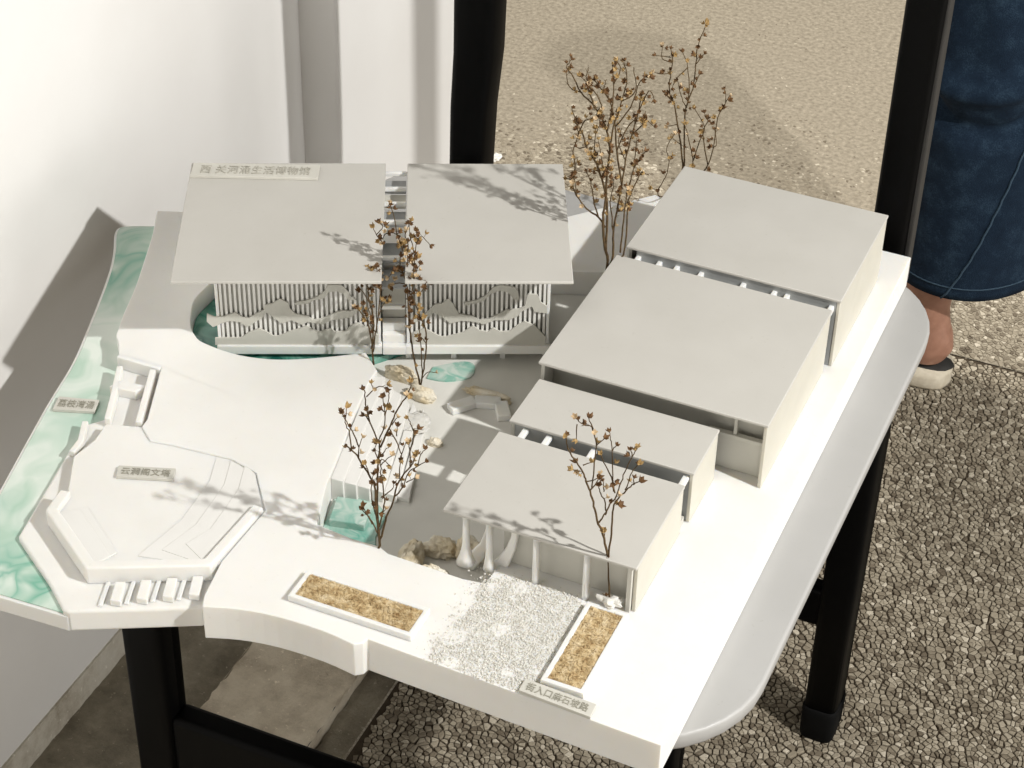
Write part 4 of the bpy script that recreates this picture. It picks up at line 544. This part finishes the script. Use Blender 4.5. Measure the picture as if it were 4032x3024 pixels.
# ------------------------------------------------------------------ planters with straw
def planter(label, u0, u1, v0, v1, seed):
    t = thing('planter', W((u0 + u1) / 2, (v0 + v1) / 2, 0), label, 'planter', 'straw-filled planters'); fw, hh = 0.0036, 0.0058
    prism('frame', [[(u0, v0), (u1, v0), (u1, v1), (u0, v1)], [(u0 + fw, v0 + fw), (u0 + fw, v1 - fw), (u1 - fw, v1 - fw), (u1 - fw, v0 + fw)]], 0.0001, hh, M['resin'], t, bevel=0.0007)
    r = random.Random(seed); vs, fs = [], []; nu = max(8, int((u1 - u0) / 0.0022)); nv = max(8, int((v1 - v0) / 0.0022)); a0, a1, b0, b1 = u0 + fw, u1 - fw, v0 + fw, v1 - fw
    for j in range(nv + 1):
        for i in range(nu + 1): vs.append(W(a0 + (a1 - a0) * i / nu, b0 + (b1 - b0) * j / nv, 0.0044 + r.uniform(-.0008, .0010)))
    for j in range(nv):
        for i in range(nu): k = j * (nu + 1) + i; fs.append((k, k + 1, k + nu + 2, k + nu + 1))
    mesh_obj('straw_bed', vs, fs, M['straw'], t, smooth=True)
    vs, fs = [], []
    for k in range(int(520000 * (a1 - a0) * (b1 - b0))):
        L = r.uniform(.0014, .0042); an = r.uniform(0, math.pi * 2); x = r.uniform(a0 + .0004, a1 - .0004); y = r.uniform(b0 + .0004, b1 - .0004); z = r.uniform(.0042, .0062); w = r.uniform(.00012, .00030); dx, dy = math.cos(an), math.sin(an); cz = r.uniform(-.0006, .0010); n = len(vs)
        def cl(px, py): return (min(max(px, a0), a1), min(max(py, b0), b1))
        for s, zz in ((-.5, -.0004), (0, cz), (.5, -.0004)):
            p = cl(x + dx * L * s - dy * w, y + dy * L * s + dx * w); q = cl(x + dx * L * s + dy * w, y + dy * L * s - dx * w); vs += [W(p[0], p[1], z + zz), W(q[0], q[1], z + zz), W((p[0] + q[0]) / 2, (p[1] + q[1]) / 2, z + zz + w * 1.2)]
        for s in (0, 3): fs += [(n + s, n + s + 2, n + s + 5, n + s + 3), (n + s + 2, n + s + 1, n + s + 4, n + s + 5), (n + s + 1, n + s, n + s + 3, n + s + 4)]
    mesh_obj('straw', vs, fs, M['straw'], t, kind='stuff')
    return t
planter('long straw-filled planter lying crosswise on the open front of the base', -0.5500, -0.4535, 0.9080, 0.9385, 1)
planter('straw-filled planter running back to the colonnade, a dry twig standing at its end', -0.3566, -0.3250, 0.9078, 0.9925, 2)

# crushed white stone between them
def chips_patch():
    r = random.Random(8); poly = [(-0.4353, 0.8985), (-0.4400, 0.9150), (-0.4364, 0.9328), (-0.4300, 0.9500), (-0.4330, 0.9700), (-0.4345, 0.9860), (-0.4180, 0.9990), (-0.3686, 0.9995), (-0.3572, 0.9900), (-0.3572, 0.9078), (-0.3690, 0.8965), (-0.4000, 0.8960)]
    def inside(x, y):
        c = False; n = len(poly)
        for i in range(n):
            (a, b), (d, e) = poly[i], poly[i - 1]
            if (b > y) != (e > y) and x < (d - a) * (y - b) / (e - b) + a: c = not c
        return c
    vs, fs = [], []; k = 0
    hol = [(r.uniform(-.44, -.357), r.uniform(.9, 1.0), r.uniform(.004, .010)) for _ in range(9)]
    while k < 11000:
        x, y = r.uniform(-0.441, -0.357), r.uniform(0.895, 1.0)
        q = r.choice((.0015, .0015, .002, .005)); x += r.gauss(0, q); y += r.gauss(0, q)
        if not inside(x, y) and (q < .004 or r.random() < .3 or x > -0.3585 or y > 1.003): continue
        if y < 0.8945: continue
        if any((x - a) ** 2 + (y - b) ** 2 < c * c for a, b, c in hol) and r.random() < .7: continue
        k += 1; s = r.choice((.0003, .0004, .0004, .0006, .0010)); z = r.uniform(-.0004, .0007); n = len(vs); an = r.uniform(0, 6.3)
        for m in range(5): a = an + m * 1.2566; q = s * r.uniform(.6, 1.1); vs.append(W(x + q * math.cos(a), y + q * math.sin(a), z + r.uniform(-.2, .5) * s))
        vs.append(W(x + r.uniform(-.3, .3) * s, y + r.uniform(-.3, .3) * s, z + s * r.uniform(.7, 1.1))); vs.append(W(x, y, z - s * .5))
        for m in range(5): b = (m + 1) % 5; fs += [(n + m, n + b, n + 5), (n + b, n + m, n + 6)]
    o = mesh_obj('crushed_stone', vs, fs, M['chip'], origin=W(-0.4, 0.95, 0), kind='stuff'); tag(o, 'patch of crushed white stone spread on the base before the colonnade', 'gravel')
chips_patch()

# ------------------------------------------------------------------ stones of the sunken court
def rock(label, u, v, z0, su, sv, sz, seed, mat='rock'):
    bm = bmesh.new(); bmesh.ops.create_icosphere(bm, subdivisions=5, radius=1.0); off = Vector((seed * 3.7, seed * 1.3, seed * 2.1))
    for w in bm.verts:
        d = w.co.normalized(); k = 0.80 + 0.34 * mnoise.noise(d * 1.5 + off) + 0.20 * mnoise.ridged_multi_fractal(d * 2.2 + off, 0.9, 2.1, 5, 1.0, 2.0) + 0.05 * mnoise.noise(d * 14 + off); w.co = d * max(k, .3); zq = w.co.z * 3.2; fz = zq - math.floor(zq); w.co.z = (math.floor(zq) + (fz ** 3 * (fz * (6 * fz - 15) + 10))) / 3.2 * .6 + w.co.z * .4
    me = bpy.data.meshes.new('stone')
    for w in bm.verts: w.co = Vector((w.co.x * su, w.co.y * sv, max(w.co.z, -0.45) * sz * .8 + 0.36 * sz))
    bm.to_mesh(me); bm.free(); me.polygons.foreach_set('use_smooth', [True] * len(me.polygons)); me.materials.append(M[mat]); o = bpy.data.objects.new('court_stone', me); COL.objects.link(o); o.location = W(u, v, z0)
    return tag(o, label, 'stone', 'stones in the sunken court')
rock('ochre-stained ridge of stone at the front edge of the court, beside the bare twig', -0.5010, 1.0020, -0.0248, 0.0085, 0.017, 0.0140, 3)
rock('rounded stone just left of the first column of the colonnade', -0.4740, 0.9900, -0.0248, 0.011, 0.007, 0.0165, 5)
rock('dark stone lump behind the first column of the colonnade', -0.4640, 1.0280, -0.0248, 0.011, 0.009, 0.015, 6)
rock('low stone hump in the shade inside the court behind the ridge', -0.4860, 1.0260, -0.0248, 0.012, 0.010, 0.009, 8)
rock('pale ochre stone at the head of the steps, under the twin-stemmed twig', -0.5800, 1.1880, -0.0248, 0.013, 0.006, 0.0085, 9)
rock('flat sandy stone beside the pond at the museum stilts', -0.6060, 1.2020, -0.0248, 0.014, 0.004, 0.0125, 10)
rock('sandy stone bank along the curved curb', -0.5330, 1.2110, -0.0248, 0.020, 0.004, 0.0065, 12)
rock('whitish flat stone lying on the lower steps', -0.5680, 1.1480, -0.0190, 0.012, 0.013, 0.0030, 14, 'crumb')
rock('small sandy stone on the last step', -0.5450, 1.1380, -0.0248, 0.006, 0.004, 0.0050, 15)

# ------------------------------------------------------------------ dry twigs standing as trees
def pod_mesh(seed, mat):
    r = random.Random(seed); n = 5; vs = [Vector((0, 0, -.15))]; fs = []
    for i in range(n): a = 2 * math.pi * i / n; k = r.uniform(.45, .62); vs.append(Vector((k * math.cos(a), k * math.sin(a), r.uniform(.15, .35))))
    for i in range(n): a = 2 * math.pi * (i + .5) / n; k = r.uniform(.5, .75); vs.append(Vector((k * math.cos(a), k * math.sin(a), r.uniform(.45, .65))))
    for i in range(n): a = 2 * math.pi * (i + .1) / n; k = r.uniform(.55, 1.15); vs.append(Vector((k * math.cos(a), k * math.sin(a), r.uniform(.75, 1.35))))
    vs.append(Vector((0, 0, .25)))
    for i in range(n):
        b = (i + 1) % n; fs += [(0, 1 + b, 1 + i), (1 + i, 1 + b, 6 + i), (1 + i, 6 + i, 11 + i), (1 + i, 11 + i, 6 + (i - 1) % n), (6 + i, 16, 11 + i), (6 + (i - 1) % n, 11 + i, 16)]
    me = bpy.data.meshes.new('seed_pod'); me.from_pydata(vs, [], fs); me.validate(); me.materials.append(M[mat]); return me
PODS = [pod_mesh(i, m) for i, m in enumerate(('pod_dark', 'pod_dark', 'pod_tan', 'pod_dark', 'pod_tan', 'pod_pale', 'pod_tan', 'pod_dark', 'pod_dark'))]
def tree(key, label, r0, extra, psize, seed, maxpods=290):
    br = TREES[key]; base = Vector(br[0][1][0]); t = thing('dry_twig_tree', base, label, 'twig', 'dry twigs standing as trees on the model'); r = random.Random(seed)
    vs, fs = [], []; spots = []
    for w, pts in br:
        P = smooth_line([Vector(p) for p in pts], 4)
        for i in range(1, len(P) - 1): P[i] = P[i] + Vector((r.gauss(0, 1), r.gauss(0, 1), r.gauss(0, .6))) * 0.00022
        n0 = len(vs); ra = r0 * w
        rings = tube_rings(P, lambda s: ra * (1 - .62 * s) + 0.00012, 6)
        for q in rings: vs += q
        for i in range(len(rings) - 1):
            for j in range(6): a, b = n0 + i * 6 + j, n0 + i * 6 + (j + 1) % 6; fs.append((a, b, b + 6, a + 6))
        fs.append(tuple(n0 + (len(rings) - 1) * 6 + j for j in range(6))); fs.append(tuple(n0 + j for j in range(5, -1, -1)))
        spots.append((P[-1], (P[-1] - P[-2]).normalized(), 1.0))
        if extra > 1.2 and len(pts) > 3: spots.append((P[-1] + Vector((r.gauss(0, .0022), r.gauss(0, .0022), r.gauss(0, .0018))), Vector((r.gauss(0, 1), r.gauss(0, 1), .6)).normalized(), .9))
        ln = sum((P[i + 1] - P[i]).length for i in range(len(P) - 1))
        for q in range(int(ln / 0.010 * extra + r.random())):
            s = r.uniform(.35 if w > .95 else .15, 1) if w > .75 else r.uniform(.1, 1); p = P[min(int(s * (len(P) - 1)), len(P) - 1)]
            if (p.z - base.z) < 0.035 and r.random() < .85: continue
            d = Vector((r.gauss(0, 1), r.gauss(0, 1), r.uniform(-.2, 1.2))).normalized(); L = r.uniform(.0012, .0040); e = p + d * L; n0 = len(vs)
            for qq in tube_rings([p, p + d * L * .6 + Vector((0, 0, .0004)), e], 0.00017, 4): vs += qq
            for i in range(2):
                for j in range(4): a, b = n0 + i * 4 + j, n0 + i * 4 + (j + 1) % 4; fs.append((a, b, b + 4, a + 4))
            spots.append((e, d, r.uniform(.75, 1.1)))
    mesh_obj('branches', vs, fs, M['twig'], t, smooth=True)
    r.shuffle(spots)
    for p, d, k in spots[:maxpods]:
        me = r.choice(PODS); o = bpy.data.objects.new('seed_pod', me); COL.objects.link(o); o.parent = t; o.location = p - base
        dd = (d + Vector((r.gauss(0, .5), r.gauss(0, .5), .35))).normalized(); o.rotation_euler = dd.to_track_quat('Z', 'Y').to_euler(); o.scale = (psize * k * r.uniform(.8, 1.2),) * 3
    return t
tree('front', 'dry twig with open seed pods standing alone before the sunken court', 0.00058, 0.62, 0.0027, 1)
tp = tree('planter', 'slender forked dry twig standing in the planter before the colonnade', 0.00062, 0.42, 0.0029, 2)
tree('pondleft', 'short dry twig at the pond edge, left of the passage between the museum roofs', 0.00058, 1.7, 0.0028, 3)
tree('pondright', 'twin-stemmed leafy dry twig rising before the right half of the museum', 0.00053, 2.0, 0.0028, 4)
tree('big', 'tallest bushy bundle of dry twigs behind the museum roof', 0.00067, 3.4, 0.0027, 5, 298)
tree('rear', 'thin dry twigs rising behind the farthest building of the row', 0.00062, 0.95, 0.0029, 6)
# lump of white putty that holds the planter twig
bm = bmesh.new(); bmesh.ops.create_icosphere(bm, subdivisions=3, radius=1.0); r = random.Random(4)
for w in bm.verts: w.co *= 1 + .35 * math.sin(5 * w.co.x + 2 * w.co.y) * math.sin(4 * w.co.y + 1) + r.uniform(-.12, .12); w.co = Vector((w.co.x * .0095, w.co.y * .0065, max(w.co.z, -.5) * .0036 + .0018))
me = bpy.data.meshes.new('putty'); bm.to_mesh(me); bm.free(); me.materials.append(M['crumb']); o = bpy.data.objects.new('putty_foot', me); COL.objects.link(o); o.parent = tp; o.location = (0.001, 0.0005, -0.0005)

# ------------------------------------------------------------------ the person standing behind the chair
pe = thing('person', W(-0.33, 2.07, ZF), 'person in dark blue wide-leg jeans and a beige slip-on shoe standing behind the chair', 'person')
bm = bmesh.new()
def add_loft(rings):
    vv = [[bm.verts.new(p - wloc(pe)) for p in r_] for r_ in rings]
    for a, b in zip(vv, vv[1:]):
        for j in range(len(a)): bm.faces.new((a[j], a[(j + 1) % len(a)], b[(j + 1) % len(b)], b[j]))
    bm.faces.new(list(reversed(vv[0]))); bm.faces.new(vv[-1])
def ringz(u, v, z, ru, rv, n=20): return [W(u + ru * math.cos(2 * math.pi * i / n), v + rv * math.sin(2 * math.pi * i / n), z) for i in range(n)]
add_loft([ringz(-0.325, 2.070, -0.490, .026, .024), ringz(-0.322, 2.069, -0.472, .0325, .027), ringz(-0.325, 2.069, -0.452, .0325, .027), ringz(-0.329, 2.069, -0.435, .0300, .0265), ringz(-0.331, 2.069, -0.415, .0285, .027), ringz(-0.331, 2.070, -0.39, .029, .028), ringz(-0.330, 2.072, -0.33, .033, .033), ringz(-0.318, 2.080, -0.22, .042, .042), ringz(-0.312, 2.084, -0.08, .046, .046)])
def ringu(u, v, z, rv, rz, n=20): return [W(u, v + rv * math.cos(2 * math.pi * i / n), z + rz * math.sin(2 * math.pi * i / n)) for i in range(n)]
add_loft([ringu(-0.303, 2.070, -0.478, .014, .012), ringu(-0.315, 2.070, -0.476, .026, .021), ringu(-0.35, 2.070, -0.468, .028, .030), ringu(-0.40, 2.072, -0.476, .030, .026), ringu(-0.46, 2.075, -0.486, .036, .017), ringu(-0.51, 2.078, -0.489, .037, .013), ringu(-0.54, 2.078, -0.491, .022, .010)])
bmesh.ops.recalc_face_normals(bm, faces=bm.faces); me = bpy.data.meshes.new('leg'); bm.to_mesh(me); bm.free(); me.materials.append(M['skin']); lg = bpy.data.objects.new('body', me); COL.objects.link(lg); lg.parent = pe
rm = lg.modifiers.new('join', 'REMESH'); rm.mode = 'VOXEL'; rm.voxel_size = 0.003; rm.use_smooth_shade = True; smo = lg.modifiers.new('smooth', 'SMOOTH'); smo.iterations = 8
# wide trouser leg with folds
nz, na = 60, 72; rings = []
for i in range(nz + 1):
    s = i / nz; z = -0.368 + 0.50 * s; cu = -0.303 + 0.008 * s; cv = 2.088 + 0.0 * s; ru = 0.088 + 0.016 * s - 0.012 * math.sin(math.pi * s); rv = 0.062 + 0.012 * s; rg = []
    for j in range(na):
        a = 2 * math.pi * j / na; fold = 0.0045 * math.sin(3 * a + 2.0 * s) * (1 - .3 * s) + 0.010 * math.exp(-((z + 0.045 + 0.05 * math.cos(a + 1.9)) / 0.016) ** 2) * (1 + math.cos(a + 1.4)) - 0.008 * math.exp(-((z + 0.085 + 0.06 * math.cos(a + 1.6)) / 0.014) ** 2) * (1 + math.cos(a + 1.2)) + 0.0022 * math.sin(9 * a + 13 * s) * s
        k = 1 + fold / 0.075; rg.append(W(cu + ru * k * math.cos(a), cv + rv * k * math.sin(a), z + (0.004 * math.cos(a - .4) if i < 3 else 0)))
    rings.append(rg)
jn = ring_loft('jeans', rings, M['denim'], pe, cap=False); sol = jn.modifiers.new('cloth', 'SOLIDIFY'); sol.thickness = 0.0022
sp = []
for i in range(0, nz + 1):
    an = (266 + 60 * (i / nz) ** .8 * 1.5) / 360 * na; k0 = int(an); fr = an - k0
    sp.append(rings[i][k0 % na].lerp(rings[i][(k0 + 1) % na], fr) + Vector((0.0006, -0.0011, 0)))
ring_loft('seam', tube_rings([p + Vector((0, 0, 0)) + Vector((.0005 * math.sin(i * 2.1), -.0003 * math.sin(i * 1.7), 0)) for i, p in enumerate(sp)], 0.0013, 6), M['stitch'], jn); 
hm = [rings[2][j] * 1.0 for j in range(na)]; c = sum(hm, Vector()) / na; hp = [c + (p - c) * 1.006 for p in hm] ; hp.append(hp[0]); ring_loft('hem', tube_rings(hp, 0.0009, 6), M['stitch'], jn)
# slip-on shoe
def foot_out(k, z): return [W(x, y, z) for x, y in sm2([(-0.286 + .004 * (1 - k), 2.070), (-0.293, 2.070 - .022 * k), (-0.315, 2.070 - .031 * k), (-0.36, 2.070 - .031 * k), (-0.43, 2.074 - .036 * k), (-0.50, 2.078 - .042 * k), (-0.545, 2.078 - .030 * k), (-0.562, 2.078), (-0.545, 2.078 + .030 * k), (-0.50, 2.078 + .042 * k), (-0.43, 2.074 + .036 * k), (-0.36, 2.070 + .031 * k), (-0.315, 2.070 + .031 * k), (-0.293, 2.070 + .022 * k), (-0.286 + .004 * (1 - k), 2.070)], 2)[:-1]]
so = ring_loft('shoe', [foot_out(.93, ZF), foot_out(1.0, ZF + .004), foot_out(1.02, ZF + .016), foot_out(.97, ZF + .0235)], M['shoe'], pe)
ring_loft('insole', [foot_out(.62, ZF + .0236), foot_out(.60, ZF + .0243)], M['edge_grey'], so)
vs, fs = [], []
for i in range(9):
    u = -0.40 - 0.15 * i / 8; hgt = 0.034 - 0.010 * i / 8; rv_ = 0.036 + 0.006 * math.sin(math.pi * i / 8) - .012 * max(0, i - 6) / 2
    for j in range(11): a = math.pi * j / 10; vs.append(W(u, 2.075 - rv_ * math.cos(a), ZF + 0.018 + hgt * math.sin(a)))
for i in range(8):
    for j in range(10): k = i * 11 + j; fs.append((k, k + 1, k + 12, k + 11))
up = mesh_obj('upper', vs, fs, M['shoe'], so, smooth=True); sd = up.modifiers.new('thick', 'SOLIDIFY'); sd.thickness = 0.003

# scrap lying on the floor by the left chair post
bm = bmesh.new(); bmesh.ops.create_icosphere(bm, subdivisions=3, radius=1.0)
for w in bm.verts: w.co = w.co * (1 + .5 * mnoise.noise(w.co * 2.3)); w.co = Vector((w.co.x * .007, w.co.y * .012, max(w.co.z, -.6) * .005 + .003))
me = bpy.data.meshes.new('scrap'); bm.to_mesh(me); bm.free(); me.materials.append(M['crumb']); o = bpy.data.objects.new('paper_scrap', me); COL.objects.link(o); o.location = W(-1.010, 2.3105, ZF - 0.003)
tag(o, 'small crumpled white scrap on the floor beside the left chair post', 'scrap')
